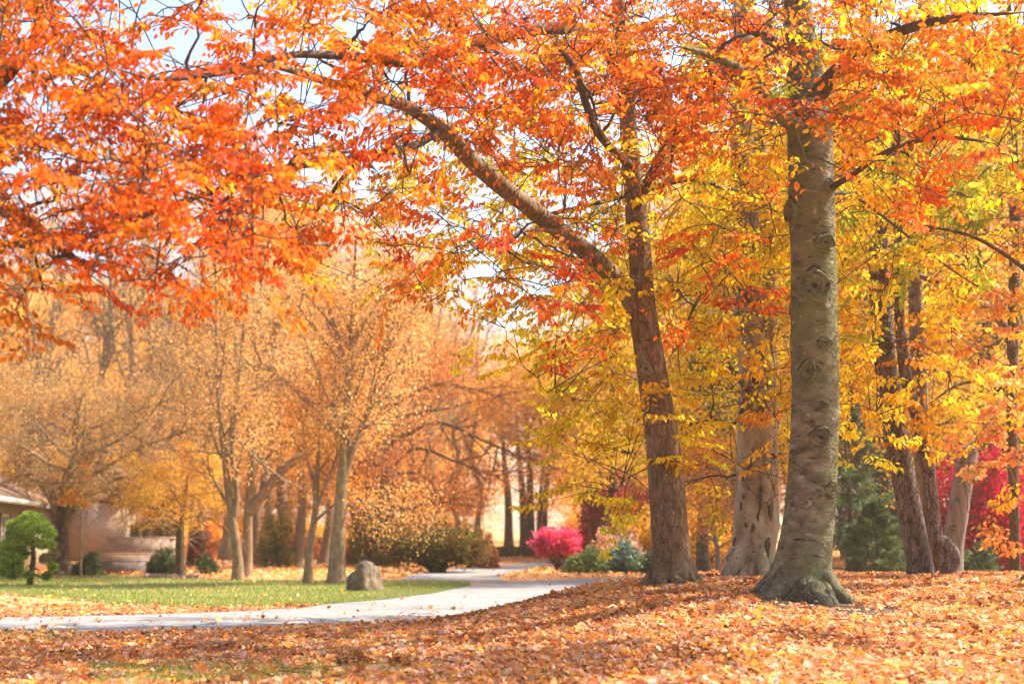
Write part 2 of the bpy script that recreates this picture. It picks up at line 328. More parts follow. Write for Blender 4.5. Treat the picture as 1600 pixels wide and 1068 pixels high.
# grass blades
G = Geo()
n = 70000; pxg = R.uniform(0, 735, n); t = R.random(n) ** 1.4
y = np.interp(pxg, LN[:, 0], LN[:, 1]) * (1 - t) + np.interp(pxg, LN[:, 0], LN[:, 2]) * t; x = (pxg - CX) / FPX * y
P = np.stack([x, y, zf(x, y) + .01], -1)
scatter(G, BLADE, P, np.array([0, 0, 1.]) + rnd(n) * .35, rnd(n), R.uniform(.04, .085, n), .22, pick([((.15, .225, .045), 4), ((.24, .29, .07), 3), ((.38, .35, .13), 3)], n))
tag(G.build('lawn_grass', M_grass), 'short green grass growing on the lawn', 'grass', kind='stuff')
G = Geo()
x, y = frustum_pts(60000, 10.4, 21)
pxl = CX + x / y * FPX; pyl = 835 + (CAMZ - zf(x, y)) / y * FPX
d = np.where((pxl > 150) & (pxl < 520) & (pyl > 1034) & (pyl < 1066), .9, 0) + np.where((pxl > 380) & (pxl < 660) & (pyl > 1000) & (pyl < 1052), .22, 0) + np.where((pxl < 140) & (pyl > 985) & (pyl < 1002), .7, 0) + np.where((pxl < 900) & (pyl > 1050), .22, 0)
s = R.random(len(x)) < d; x, y = x[s], y[s]; n = len(x); P = np.stack([x, y, zf(x, y)], -1)
scatter(G, BLADE, P, np.array([0, 0, 1.]) + rnd(n) * .4, rnd(n), R.uniform(.06, .13, n), .12, pick([((.22, .32, .05), 4), ((.3, .33, .06), 3), ((.42, .36, .12), 2)], n))
tag(G.build('grass_tufts', M_grass), 'thin grass showing through the leaves near the camera', 'grass', kind='stuff')

# ------------------------------------------------------------------ tree machinery
def grow(S, D, L, k, up=0., wander=.12):
    n = len(S); P = np.empty((n, k, 3)); P[:, 0] = S; d = nrm(D); st = (np.broadcast_to(L, (n,)) / (k - 1))[:, None]
    for i in range(1, k):
        d = nrm(d + np.array([0, 0, up]) + wander * rnd(n)); P[:, i] = P[:, i - 1] + d * st
    return P
tag(Geo().tubes(grow(np.stack([(qx := R.uniform(-3, 6, 260)), (qy := R.uniform(10.5, 20, 260)), zf(qx, qy) + .045], -1), np.stack([np.cos(qa := R.uniform(0, 6.28, 260)), np.sin(qa), R.normal(0, .06, 260)], -1), R.uniform(.15, .6, 260), 5, 0, .16), np.array([[.006, .005, .0045, .004, .002]]), 4).build('fallen_twigs', M_dark), 'thin dark twigs fallen among the leaves of the mound', 'twigs', kind='stuff')
def along(P, which, t):
    k = P.shape[1]; f = t * (k - 1); i = np.minimum(f.astype(int), k - 2); f = (f - i)[:, None]
    a, b = P[which, i], P[which, i + 1]; return a * (1 - f) + b * f, nrm(b - a)
def hero_trunk(name, px_pts, widths, parent, mat, seg=40, rings=90, flare=0., hf=.5, lobes=7, bump=.05, seed=1, depths=None, cap=False, low=.3):
    """trunk or limb through photo points; widths in metres (diameter) at those points"""
    rg = np.random.default_rng(seed)
    P = smooth_line(px_pts, rings); w_ = np.interp(np.linspace(0, 1, rings), np.linspace(0, 1, len(widths)), widths) / 2
    th = np.linspace(0, 2 * np.pi, seg, endpoint=False); hgt = np.concatenate([[0], np.cumsum(np.linalg.norm(np.diff(P, axis=0), axis=1))])
    if not cap: w_[-7:] *= np.linspace(1, .08, 7)
    TH, HH = np.meshgrid(th, hgt); rad = np.repeat(w_[:, None], seg, 1)
    nz = np.zeros_like(TH)
    for _ in range(14):
        a, b, c = rg.integers(1, 6), rg.uniform(.4, 7), rg.uniform(0, 6.28); nz += np.sin(a * TH + b * HH + c) / (1 + .3 * a + .2 * b)
    rad = rad * (1 + bump * nz * .5)
    if flare:
        q = np.clip(1 - (HH - low) / hf, 0, 1.6) ** 2.0
        ph = rg.uniform(0, 6.28, 3)
        lob = (.5 + .5 * np.cos(lobes * TH + ph[0] + 1.1 * np.sin(2 * TH + ph[1]) + .6 * np.sin(3 * TH + ph[2]))) ** 1.3 * (1 + .35 * np.sin(TH + ph[2]))
        q2 = np.clip(1 - (HH - low) / (hf * 1.8), 0, 1.5) ** 1.6
        rad = rad + flare * (q * (-.05 + 1.25 * lob) + .16 * q2 * (.5 + lob))
    T = nrm(np.gradient(P, axis=0)); S = nrm(np.cross(T, np.array([0., 1., .01]))); U = np.cross(S, T)
    V = P[:, None] + rad[..., None] * (np.cos(TH)[..., None] * S[:, None] + np.sin(TH)[..., None] * U[:, None])
    g = Geo(); i = np.arange(rings * seg).reshape(rings, seg)
    g.add(V, np.stack([i[:-1], np.roll(i[:-1], -1, 1), np.roll(i[1:], -1, 1), i[1:]], -1).reshape(-1, 4))
    if cap: g.add(np.vstack([V[-1], P[-1] + T[-1] * .06]), [[j, (j + 1) % seg, seg] for j in range(seg)])
    o = g.build(name, mat, parent, smooth=True)
    return P, w_, o
def pts(lst, d=None):
    return np.array([at(p[0], p[1], p[2] if len(p) > 2 else d) for p in lst])

# spray templates: positions, directions (x along the twig, y lateral, z up)
def spray_tpl():
    Pq, Dq, Tw = [], [], [((0, 0, 0), (1, 0, 0))]
    for i, xx in enumerate(np.arange(.12, 1.03, .085)):
        s = 1 if i % 2 else -1; Pq.append((xx, .02 * s, 0)); Dq.append((.55, .75 * s, 0) if xx < .97 else (1, .1 * s, 0))
    for i, xx in enumerate((.2, .36, .52, .68, .82)):
        s = 1 if i % 2 else -1; ln = .55 * (1.05 - xx * .75); a = np.array([math.cos(.85), s * math.sin(.85), R.normal(0, .12)]); b = np.array([xx, 0, 0])
        Tw.append((tuple(b), tuple(b + a * ln)))
        for j, q in enumerate(np.arange(.3, 1.05, .16)):
            sd = 1 if j % 2 else -1; pq = b + a * ln * q; Pq.append(pq); c, sn = math.cos(.85 * s + .9 * sd), math.sin(.85 * s + .9 * sd)
            Dq.append((c, sn, 0) if q < .95 else tuple(a))
    return np.array(Pq), np.array(Dq), np.array(Tw)
SPR = [spray_tpl() for _ in range(5)]

def canopy(parent, skel_P, skel_R, rows, r0, depth, color, per=.9, leafL=.125, wr=.62, size=(.55, .9), droop=(.35, 1.1), bough_r=.03, mat=M_leaf, keepout=None, boughname='bough', wood=None, c0=0, down_axis=.35, leaf_frac=1.0, trunk_xy=None):
    """leaf sprays hung on boughs that grow from the given limbs to every leafy place of the crown"""
    cw, chh = 80.0, 66.75
    tg, sp = [], []
    for r, line in enumerate(rows):
        for c, ch in enumerate(line):
            if ch == '.': continue
            d = int(ch)
            for _ in range(1 if d < 6 else 2):
                p, q = (c0 + c + R.random()) * cw, (r0 + r + R.random()) * chh; tg.append(at(p, q, depth(p, q)))
            nS = R.poisson(d * per)
            for _ in range(nS):
                p, q = (c0 + c + R.uniform(-.12, 1.12)) * cw, (r0 + r + R.uniform(-.12, 1.12)) * chh - 18
                sp.append((*at(p, q, depth(p, q)), p, q))
    SP, SR = np.vstack(skel_P), np.concatenate(skel_R)
    base = SP[0].copy(); tg = np.array(tg); g = Geo(); BP, BR = [], []
    left = list(range(len(tg))); dmin = np.array([np.min(np.linalg.norm(SP - q, axis=1)) for q in tg])
    while left:
        j = min(left, key=lambda i: dmin[i]); left.remove(j); q = tg[j]
        dd = np.linalg.norm(SP - q, axis=1) + .25 * np.maximum(0, np.linalg.norm(SP[:, :2] - base[:2], axis=1) - np.linalg.norm(q[:2] - base[:2]))
        i = int(np.argmin(dd)); a = SP[i]; L = np.linalg.norm(q - a)
        mid = (a + q) / 2 + np.array([0, 0, .10 * L]) + rnd(1)[0] * .07 * L
        t = np.linspace(0, 1, 8)[:, None]; B = (1 - t) ** 2 * a + 2 * t * (1 - t) * mid + t * t * q
        B[1:-1] += rnd(6) * .02 * min(L, 3)
        ra = max(.007, min(SR[i] * .7, bough_r)); rr = np.linspace(ra, max(.006, ra * .45), 8)
        BP.append(B); BR.append(rr); SP = np.vstack([SP, B[1:]]); SR = np.concatenate([SR, rr[1:]])
        if left:
            dl = np.min(np.linalg.norm(tg[left][:, None] - B[None, 1:], axis=2), axis=1); dmin[left] = np.minimum(dmin[left], dl)
    g.tubes(np.array(BP), np.array(BR), 6)
    # sprays
    sp = np.array(sp); c = sp[:, :3]; n = len(sp)
    near = np.array([np.argmin(np.linalg.norm(SP - q, axis=1)) for q in c]); A = SP[near]
    ln = np.linalg.norm(c - A, axis=1)
    kp = ln < 1.7; sp, c, A, ln = sp[kp], c[kp], A[kp], ln[kp]; n = len(c)
    X = nrm(nrm(c - A + 1e-6) * .6 + nrm((c - base) * np.array([1, 1, .15])) * .6 + rnd(n) * .35 + np.array([0, 0, -down_axis]))
    Yv = nrm(np.cross(np.array([0, 0, 1.]) + rnd(n) * .25, X)); Z = np.cross(X, Yv)
    Ls = R.uniform(*size, n)
    mid = (A + c) / 2 + np.array([0, 0, 1]) * (.08 * ln)[:, None] + rnd(n) * (.05 * ln)[:, None]
    t = np.linspace(0, 1, 5)[None, :, None]; TW = (1 - t) ** 2 * A[:, None] + 2 * t * (1 - t) * mid[:, None] + t * t * c[:, None]
    g.tubes(TW, np.linspace(.008, .0045, 5)[None], 4)
    lg = Geo(); basec = color(sp[:, 3], sp[:, 4], n)
    kind = R.integers(0, len(SPR), n)
    for kk, (Pq, Dq, Tw) in enumerate(SPR):
        s = np.where(kind == kk)[0]
        if not len(s): continue
        F = np.stack([X[s], Yv[s], Z[s]], 1)                      # (n,3 axes,3)
        Tp = np.einsum('tek,nkj->ntej', Tw, F) * Ls[s][:, None, None, None] + c[s][:, None, None]
        a, b = Tp[:, :, 0].reshape(-1, 3), Tp[:, :, 1].reshape(-1, 3); sag = np.array([0, 0, -.04])
        g.tubes(np.stack([a, (a + b) / 2 + rnd(len(a)) * .012, b + sag], 1), np.array([[.0042, .003, .0018]]), 3)
        Pw = np.einsum('lk,nkj->nlj', Pq, F) * Ls[s][:, None, None] + c[s][:, None]
        Dw = np.einsum('lk,nkj->nlj', Dq, F)
        m = Pw.shape[1]; Pw = Pw.reshape(-1, 3); Dw = Dw.reshape(-1, 3); q = len(Pw)
        dr_ = R.uniform(*droop, q)[:, None]; Dw = nrm(Dw + dr_ * np.array([0, 0, -1.]) + rnd(q) * .22)
        Nw = np.repeat(Z[s], m, 0) + rnd(q) * .5
        Cw = np.clip(np.repeat(basec[s], m, 0) * (1 + .13 * R.normal(size=(q, 1))) * (1 + .07 * R.normal(size=(q, 3))), .004, .92)
        ok = R.random(q) < leaf_frac
        if keepout is not None: ok &= ~keepout(Pw)
        LL = R.uniform(.68, 1.25, q) * leafL; WW = R.uniform(.78, 1.15, q) * wr; hv = R.random(q); br = R.random(q) < .06; Cw[br] = Cw[br] * np.array([.5, .55, .8]) + np.array([0, 0, .01])
        for tp, mk in ((OVAL, ok & (hv < .5)), (CURL, ok & (hv >= .5) & (hv < .75)), (FOLD, ok & (hv >= .75))): scatter(lg, tp, Pw[mk], Dw[mk], Nw[mk], LL[mk], WW[mk], Cw[mk])
    g.build(boughname, wood or M_dark, parent, smooth=True)
    lg.build('crown', mat, parent)

def knot(parent, P, Wd, px, py, d, ru, rv, mat, name='knot', pit=.03, ridge=.03, eye=.35):
    """bark knot sitting on the trunk surface facing the camera"""
    q = at(px, py, d); i = int(np.argmin(np.abs(P[:, 2] - q[2]))); c = P[i]; r = Wd[i]
    s0 = np.clip((q[0] - c[0]) / r, -.96, .96); th0 = math.asin(s0)
    na, nr = 28, 13; a = np.linspace(0, 2 * np.pi, na, endpoint=False); k = np.linspace(0, 1, nr)
    K, A = np.meshgrid(k, a, indexing='ij')
    wob = 1 + .13 * np.sin(2 * A + px) + .10 * np.sin(3 * A + px * 2) + .06 * np.sin(5 * A + py)
    la = ru * K * wob * np.cos(A); lb = rv * K * wob * np.sin(A)
    if name == 'bark_scar':
        h = .012 * (1 - K ** 6) - .010 * (1 - sstep(.3, .9, K)); wob2 = 1 + .22 * np.sin(2 * A + px * 1.7) + .16 * np.sin(5 * A + py) + .1 * np.sin(9 * A)
        la = la * wob2; lb = lb * (1 + .1 * np.sin(3 * A + px))
    else:
        h = .010 + ridge * (np.exp(-((K - .78) / .12) ** 2) + .9 * np.exp(-((K - eye - .08) / .09) ** 2) + .35 * (1 - K ** 2) + .10 * np.sin(K * 38)) - .9 * ridge * (1 - sstep(eye * .5, eye, K)) - .4 * ridge * np.exp(-((K - .6) / .07) ** 2)
        h = np.maximum(h, .004)
    h = h * (1 - sstep(.88, 1, K)) - .014 * sstep(.9, 1, K)
    th = th0 + la / r; zz = q[2] + lb; cx = np.interp(zz, P[:, 2], P[:, 0]); cy = np.interp(zz, P[:, 2], P[:, 1])
    rr = np.interp(zz, P[:, 2], Wd) + h + .006
    V = np.stack([cx + rr * np.sin(th), cy - rr * np.cos(th), zz], -1)
    g = Geo(); ii = np.arange(nr * na).reshape(nr, na)
    g.add(V, np.stack([ii[:-1], np.roll(ii[:-1], -1, 1), np.roll(ii[1:], -1, 1), ii[1:]], -1).reshape(-1, 4))
    o = g.build(name, mat, parent, smooth=True)
    if name == 'knot' and ru > .075 and pit:
        q2 = (K < eye * .62); kk = int((k < eye * .62).sum()); Vp = V[:kk] + np.array([0, -.004, 0]); g2 = Geo(); i2 = np.arange(kk * na).reshape(kk, na)
        g2.add(Vp, np.stack([i2[:-1], np.roll(i2[:-1], -1, 1), np.roll(i2[1:], -1, 1), i2[1:]], -1).reshape(-1, 4)); po = g2.build('hollow', M_hollow, parent, smooth=True); po.parent = o
        bb = np.linspace(-1.25, 1.25, 16); la_ = ru * bb; lb_ = rv * (1.08 - .75 * np.abs(bb) ** 1.3) ; zz = q[2] + lb_; th_ = th0 + la_ / r
        rr_ = np.interp(zz, P[:, 2], Wd) + .004; cx_ = np.interp(zz, P[:, 2], P[:, 0]); cy_ = np.interp(zz, P[:, 2], P[:, 1])
        pb = Geo().tubes(np.stack([cx_ + rr_ * np.sin(th_), cy_ - rr_ * np.cos(th_), zz], -1), .013 * np.sqrt(np.maximum(.02, 1 - (bb / 1.3) ** 2)) * (1 + .25 * np.sin(bb * 9 + px)), 6).build('brow', M_hollow, parent, smooth=True); pb.parent = o
    return o

RED = [((.80, .175, .008), 5), ((.83, .25, .01), 4), ((.72, .12, .008), 3), ((.84, .31, .012), 2)]
DEEP = [((.70, .11, .008), 4), ((.77, .16, .008), 4), ((.6, .075, .01), 2), ((.80, .22, .01), 2)]
ORA = [((.84, .29, .008), 4), ((.81, .21, .008), 3), ((.86, .38, .01), 2.4), ((.76, .16, .008), 1.8)]
YEL = [((.90, .60, .012), 5), ((.88, .52, .012), 4), ((.88, .66, .025), 3), ((.88, .60, .012), 1), ((.86, .42, .012), 1)]
YGR = [((.6, .56, .03), 4), ((.44, .48, .03), 3), ((.86, .60, .02), 4), ((.3, .36, .03), 1.5)]
GOLD = [((.88, .49, .015), 5), ((.88, .57, .03), 3), ((.86, .38, .015), 2)]
PEACH = [((.82, .38, .13), 4), ((.84, .46, .16), 3), ((.8, .3, .07), 3), ((.85, .5, .06), 2)]

# ------------------------------------------------------------------ hero tree A: leaning trunk with long left limb
tA = empty('beech_tree', TREE_A, 'brown leaning forked beech with red orange leaves, its long limb reaching over the road', 'tree', 'beeches on the leaf mound')
PA, WA, _ = hero_trunk('trunk', pts([(1052, 950), (1052, 900), (1048, 850), (1043, 780), (1035, 690), (1022, 600), (1011, 530), (1002, 470), (1000, 440)], 21.0),
    [.68, .60, .56, .53, .50, .46, .42, .42, .40], tA, M_brown, flare=.10, hf=.40, lobes=8, seed=5, low=.40, bump=.05)
PA2, WA2, _ = hero_trunk('limb', pts([(1003, 500, 21), (972, 448, 20.9), (930, 405, 20.5), (880, 365, 20), (800, 303, 19), (740, 254, 18.2), (690, 203, 17.5), (630, 165, 16.6), (560, 145, 15.6), (500, 124, 14.8), (410, 100, 14), (330, 110, 13.2)]),
    [.31, .28, .27, .26, .245, .225, .19, .15, .12, .09, .06, .04], tA, M_brown, seg=20, rings=80, seed=8)
PA3, WA3, _ = hero_trunk('limb', pts([(1003, 480, 21), (1000, 400, 21), (992, 310, 21), (984, 230, 20.8), (976, 120, 20.5), (966, 0, 20.2), (955, -160, 20), (945, -330, 20)]),
    [.38, .34, .31, .28, .24, .2, .16, .1], tA, M_brown, seg=20, rings=70, seed=9)
PA4, WA4, _ = hero_trunk('limb', pts([(977, 130, 20.6), (930, 60, 19.4), (850, 45, 18), (735, 72, 16.5), (640, 96, 15.4), (560, 90, 14.6), (455, 86, 13.8), (360, 112, 13), (250, 123, 12.4), (170, 105, 12)]),
    [.18, .17, .16, .15, .13, .10, .07, .06, .045, .03], tA, M_dark, seg=12, rings=70, seed=10)
PA5, WA5, _ = hero_trunk('limb', pts([(690, 203, 17.5), (640, 230, 16.5), (540, 250, 15.2), (430, 265, 14), (330, 300, 13), (200, 345, 12.4), (90, 380, 12)]),
    [.11, .1, .08, .07, .055, .045, .03], tA, M_dark, seg=10, rings=50, seed=12)
PA6, WA6, _ = hero_trunk('limb', pts([(986, 260, 20.9), (940, 215, 19), (915, 160, 17.5), (900, 110, 16), (860, 60, 15)]), [.14, .12, .1, .08, .05], tA, M_dark, seg=10, rings=40, seed=13)
PA7, WA7, _ = hero_trunk('limb', pts([(990, 330, 21), (1040, 230, 19.5), (1100, 150, 18), (1160, 90, 17)]), [.14, .12, .09, .05], tA, M_dark, seg=10, rings=40, seed=14)
PA8, WA8, _ = hero_trunk('limb', pts([(870, 360, 19.9), (820, 360, 18.5), (790, 385, 17), (770, 410, 16)]), [.07, .06, .05, .03], tA, M_brown, seg=8, rings=30, seed=15)
for_roots_A = (190, 214, 238, 262, 286, 310, 336, 5, 60, 120)
for px, py, ru, rv in ((1010, 576, .10, .12), (1024, 620, .07, .06), (1038, 800, .06, .05)): knot(tA, PA, WA, px, py, 20.8, ru, rv, M_knot, pit=.02, ridge=.02)
rowsA = [  # 80 px cells, first row lies above the frame
 "22222222333333322...",
 "34143446778998764...",
 "1322344677899985....",
 "2333445567899986....",
 "23234444446753211...",
 "11113333332331......",
 "....22322233421.....",
 "......1..123332.....",
 "...........121......"]
def depA(p, q): return np.interp(p, [0, 300, 700, 1000, 1300], [12.6, 13.2, 15.2, 17.8, 18.5]) + R.normal(0, 1.0)
def colA(p, q, n):
    c = pick(RED, n, .1); d = pick(DEEP, n, .1); o = pick(ORA, n, .1)
    m = (q > 330) & (p > 480) & (R.random(n) < .45); c[m] = d[m]
    m = (q < 330) & (R.random(n) < np.interp(p, [100, 500, 700], [.04, .1, .28])); c[m] = o[m]; return c
def keepB(P):   # the front trunk stays bare below the lowest limb
    px = CX + P[:, 0] / (P[:, 1] * cp + (P[:, 2] - CAMZ) * sp_) * FPX
    return (P[:, 1] < 18.2) & (((P[:, 2] < 5.95) & (np.abs(px - 1270) < 46) & (R.random(len(P)) < .93)) | ((P[:, 2] > 6.25) & (P[:, 2] < 7.35) & (np.abs(px - 1250) < 58) & (R.random(len(P)) < .82)))
def keepA(P):   # few leaves grow in front of the long limb and the lower trunk
    out = np.zeros(len(P), bool); bare = np.vstack([PA2[4:52], PA[30:], PA3[6:34]])
    px = CX + P[:, 0] / (P[:, 1] * cp + (P[:, 2] - CAMZ) * sp_) * FPX; py = CY - (P[:, 2] - CAMZ - P[:, 1] * PITCH) / P[:, 1] * FPX
    bx = CX + bare[:, 0] / (bare[:, 1] * cp + (bare[:, 2] - CAMZ) * sp_) * FPX; by = CY - (bare[:, 2] - CAMZ - bare[:, 1] * PITCH) / bare[:, 1] * FPX
    for a in range(0, len(P), 20000):
        d = np.hypot(px[a:a + 20000, None] - bx, py[a:a + 20000, None] - by).min(1); out[a:a + 20000] = d < 30
    return (out & (R.random(len(P)) < .8)) | keepB(P)
canopy(tA, [PA, PA2, PA3, PA4, PA5, PA6, PA7, PA8], [WA, WA2, WA3, WA4, WA5, WA6, WA7, WA8], rowsA, -1, depA, colA, per=1.7, leafL=.088, size=(.45, .8), keepout=keepA)

# ------------------------------------------------------------------ tree D: off the left edge, rust orange mass
bD = gp(-230, 13.5)
tD = empty('maple_tree', bD, 'rust orange tree at the left edge whose leafy boughs hang over the lawn', 'tree')
PD, WD, _ = hero_trunk('trunk', np.array([bD + (0, 0, -.3), bD + (0, 0, .4), bD + (.05, 0, 2), bD + (.15, 0, 4), bD + (.3, 0, 6.5), bD + (.3, 0, 9)]), [.5, .4, .36, .32, .22, .1], tD, M_bark, flare=.12, hf=.5, low=.3, seed=3)
PD2, WD2, _ = hero_trunk('limb', pts([(-215, 420, 13.5), (-120, 380, 13), (-30, 330, 12.6), (40, 345, 12.2), (110, 400, 11.8), (180, 440, 11.5)]), [.2, .16, .12, .09, .06, .04], tD, M_dark, seg=10, rings=40, seed=4)
PD3, WD3, _ = hero_trunk('limb', pts([(-215, 330, 13.5), (-90, 230, 13.3), (0, 130, 13), (48, 70, 12.8), (80, -20, 12.6)]), [.2, .17, .13, .09, .05], tD, M_bark, seg=10, rings=40, seed=5)
PD4, WD4, _ = hero_trunk('limb', pts([(-215, 460, 13.5), (-120, 440, 13), (-20, 385, 12.7), (60, 388, 12.4), (90, 410, 12)]), [.16, .12, .08, .06, .03], tD, M_dark, seg=10, rings=40, seed=6)
rowsD = ["5432....", "3311....", "2221....", "333322..", "4555541.", "6777763.", "78887641", "665543..", ".1......"]
def depD(p, q): return 11.9 + R.normal(0, .7)
def colD(p, q, n):
    c = pick(DEEP, n, .1); o = pick(RED, n, .1); m = (R.random(n) < .72); c[m] = o[m]
    m = p < 70; c[m] = c[m] * np.array([.8, 1.0, 1.0]); return c
canopy(tD, [PD, PD2, PD3, PD4], [WD, WD2, WD3, WD4], rowsD, -1, depD, colD, per=1.5, leafL=.072, c0=-1, size=(.4, .7))

# ------------------------------------------------------------------ tree B: mossy front beech
tB = empty('beech_tree', TREE_B, 'large mossy grey beech nearest the camera, with ringed knots and spreading roots', 'tree', 'beeches on the leaf mound')
PB, WB, _ = hero_trunk('trunk', pts([(1246, 985), (1247, 935), (1255, 880), (1266, 800), (1272, 700), (1273, 600), (1272, 500), (1271, 400), (1268, 300), (1264, 200), (1254, 90), (1246, 0), (1238, -120), (1230, -300)], 18.0),
    [.86, .80, .70, .64, .60, .59, .585, .585, .60, .56, .42, .36, .3, .2], tB, M_beech, seg=72, rings=200, flare=.13, hf=.45, lobes=9, seed=21, low=.36, bump=.035)
PB2, WB2, _ = hero_trunk('limb', pts([(1268, 218, 18), (1240, 195, 17.7), (1212, 170, 17.2), (1175, 125, 16.6), (1120, 90, 16), (1050, 70, 15.4)]), [.34, .22, .18, .15, .1, .06], tB, M_beech, seg=18, rings=40, seed=22)
PB3, WB3, _ = hero_trunk('limb', pts([(1262, 170, 18), (1310, 110, 17.2), (1380, 60, 16.4), (1480, 30, 15.6), (1600, 20, 15)]), [.26, .2, .15, .1, .06], tB, M_dark, seg=14, rings=40, seed=23)
PB4, WB4, _ = hero_trunk('limb', pts([(1292, 296, 18.1), (1325, 278, 17.3), (1390, 235, 16.2), (1470, 215, 15.6), (1560, 225, 15.2)]), [.10, .08, .06, .05, .03], tB, M_dark, seg=10, rings=40, seed=24)
PB5, WB5, _ = hero_trunk('limb', pts([(1290, 300, 18.1), (1340, 310, 18.8), (1420, 370, 19.6), (1500, 430, 20.2), (1570, 470, 20.6)]), [.07, .05, .035, .03, .02], tB, M_dark, seg=8, rings=40, seed=25)
PB6, WB6, _ = hero_trunk('limb', pts([(1255, 110, 18), (1200, 60, 18.6), (1130, 30, 19), (1060, 10, 19.4)]), [.2, .15, .1, .05], tB, M_dark, seg=12, rings=30, seed=26)
def roots(parent, P, Wd, angs, h, reach, r0, mat):
    z0 = float(zf(parent.location[0], parent.location[1])); i = int(np.argmin(np.abs(P[:, 2] - z0 - h * .6))); c = P[i].copy(); r = Wd[i]
    for k, a in enumerate(angs):
        a = math.radians(a); d = np.array([math.cos(a), math.sin(a), 0]); sd = np.array([-d[1], d[0], 0]) * R.normal(0, .12); rc = reach * R.uniform(.5, 1.5); hh = h * R.uniform(.6, 1.3); w_ = r0 * R.uniform(.6, 1.3)
        q = [c + d * (r * .55), c + d * (r * .88), c + d * (r + rc * .35) + sd * .4, c + d * (r + rc * .8) + sd, c + d * (r + rc * 1.5) + sd * 1.8]
        zs = [hh * 1.3, hh * .72, hh * .22, -.02, -.2]; T = []
        for p, zz in zip(q, zs): T.append((p[0], p[1], float(zf(p[0], p[1])) + zz))
        T = smooth_line(T, 18); rr = np.interp(np.linspace(0, 1, 18), [0, .3, .6, 1], [w_ * .55, w_, w_ * .9, w_ * .45]) * (1 + .08 * R.normal(size=18))
        Geo().tubes(T, rr, 14).build('root', mat, parent, smooth=True)
roots(tA, PA, WA, for_roots_A, .30, .22, .085, M_brown)
roots(tB, PB, WB, (180, 214, 231, 262, 278, 309, 322, 350, 14, 70, 130), .40, .30, .105, M_root)
for px, py, ru, rv, pit, rg_ in ((1240, 327, .14, .19, .06, .05), (1273, 348, .055, .05, .02, .02), (1290, 379, .13, .13, .03, .03), (1272, 447, .21, .24, .05, .04), (1244, 478, .09, .13, .03, .02),
                               (1289, 536, .10, .06, .03, .02), (1262, 580, .12, .14, .02, .025), (1281, 683, .16, .13, .02, .03), (1287, 632, .07, .035, .03, .012), (1297, 292, .09, .11, .04, .02), (1275, 640, .05, .03, .03, .01),
                               (1299, 765, .09, .11, .03, .02), (1234, 700, .05, .07, .02, .015), (1252, 560, .05, .06, .02, .015), (1262, 205, .1, .1, .03, .03)):
    knot(tB, PB, WB, px, py, 17.75, ru * R.uniform(.85, 1.1), rv, M_beech, pit=pit, ridge=rg_ * 1.0)
rowsB = ["2223333", "5667999", "5568999", "4567889", "2566644", "..24311"]
def depB(p, q): return np.interp(p, [1080, 1300, 1600], [16.4, 15.8, 15.2]) + R.normal(0, .9)
def colB(p, q, n):
    c = pick(ORA, n, .1); y = pick(YEL, n, .1); r = pick(RED, n, .1); u = R.random(n)
    c[u < .22] = y[u < .22]; c[u > .8] = r[u > .8]; g = pick(YGR, n, .1); m = (p < 1330) & (u > .4) & (u < .6); c[m] = g[m]; return c
canopy(tB, [PB, PB2, PB3, PB4, PB6], [WB, WB2, WB3, WB4, WB6], rowsB, -1, depB, colB, per=1.35, leafL=.097, size=(.45, .8), c0=14, keepout=keepB)
rowsB2 = ["..3456677", ".33556777", ".34567777", ".35667776", ".35566665", ".34555432", ".2333....", "..3333...", "..344....", "..12....."]
def depB2(p, q): return 20.6 + R.normal(0, 1.1)
def colB2(p, q, n):
    c = pick(YEL, n, .1); g = pick(YGR, n, .1); o = pick(GOLD, n, .1); u = R.random(n)
    m = (p > 1330) & (q < 520) & (u < .6); c[m] = g[m]; m = q > 520; c[m] = o[m]; return c

# ------------------------------------------------------------------ tree C: pale scarred beech behind
tC = empty('beech_tree', TREE_C, 'pale scarred beech with two stems and yellow leaves, standing behind the mossy trunk', 'tree', 'beeches on the leaf mound')
PC, WC, _ = hero_trunk('trunk', pts([(1174, 945), (1174, 900), (1177, 850), (1183, 760), (1185, 650), (1184, 560), (1182, 490), (1180, 450)], 24.0),
    [.84, .80, .75, .71, .68, .66, .66, .64], tC, M_pale, seg=56, rings=110, flare=.10, hf=.45, lobes=7, seed=31, low=.42, bump=.08)
PC2, WC2, _ = hero_trunk('limb', pts([(1174, 520, 24), (1168, 440, 24), (1162, 300, 24), (1160, 150, 24), (1163, 50, 24), (1160, -100, 24), (1150, -260, 24)]), [.5, .48, .44, .42, .4, .32, .2], tC, M_pale, seg=24, rings=70, seed=32)
PC3, WC3, _ = hero_trunk('limb', pts([(1198, 520, 23.9), (1200, 440, 23.8), (1197, 340, 23.6), (1188, 230, 23.4), (1195, 100, 23.2), (1215, -60, 23)]), [.36, .32, .28, .22, .16, .1], tC, M_pale, seg=20, rings=60, seed=33)
PC4, WC4, _ = hero_trunk('limb', pts([(1162, 330, 24), (1090, 280, 23.4), (1000, 300, 22.8), (880, 330, 22), (760, 350, 21.4)]), [.16, .12, .1, .07, .04], tC, M_dark, seg=10, rings=40, seed=34)
PC5, WC5, _ = hero_trunk('limb', pts([(1172, 600, 23.8), (1150, 660, 23.2), (1110, 655, 22.8), (1060, 670, 22.4), (990, 700, 22)]), [.08, .06, .05, .04, .03], tC, M_dark, seg=8, rings=40, seed=35)
PC6, WC6, _ = hero_trunk('limb', pts([(1180, 480, 23.6), (1130, 430, 22.6), (1090, 470, 22), (1060, 540, 21.8)]), [.08, .07, .05, .03], tC, M_dark, seg=8, rings=30, seed=36)
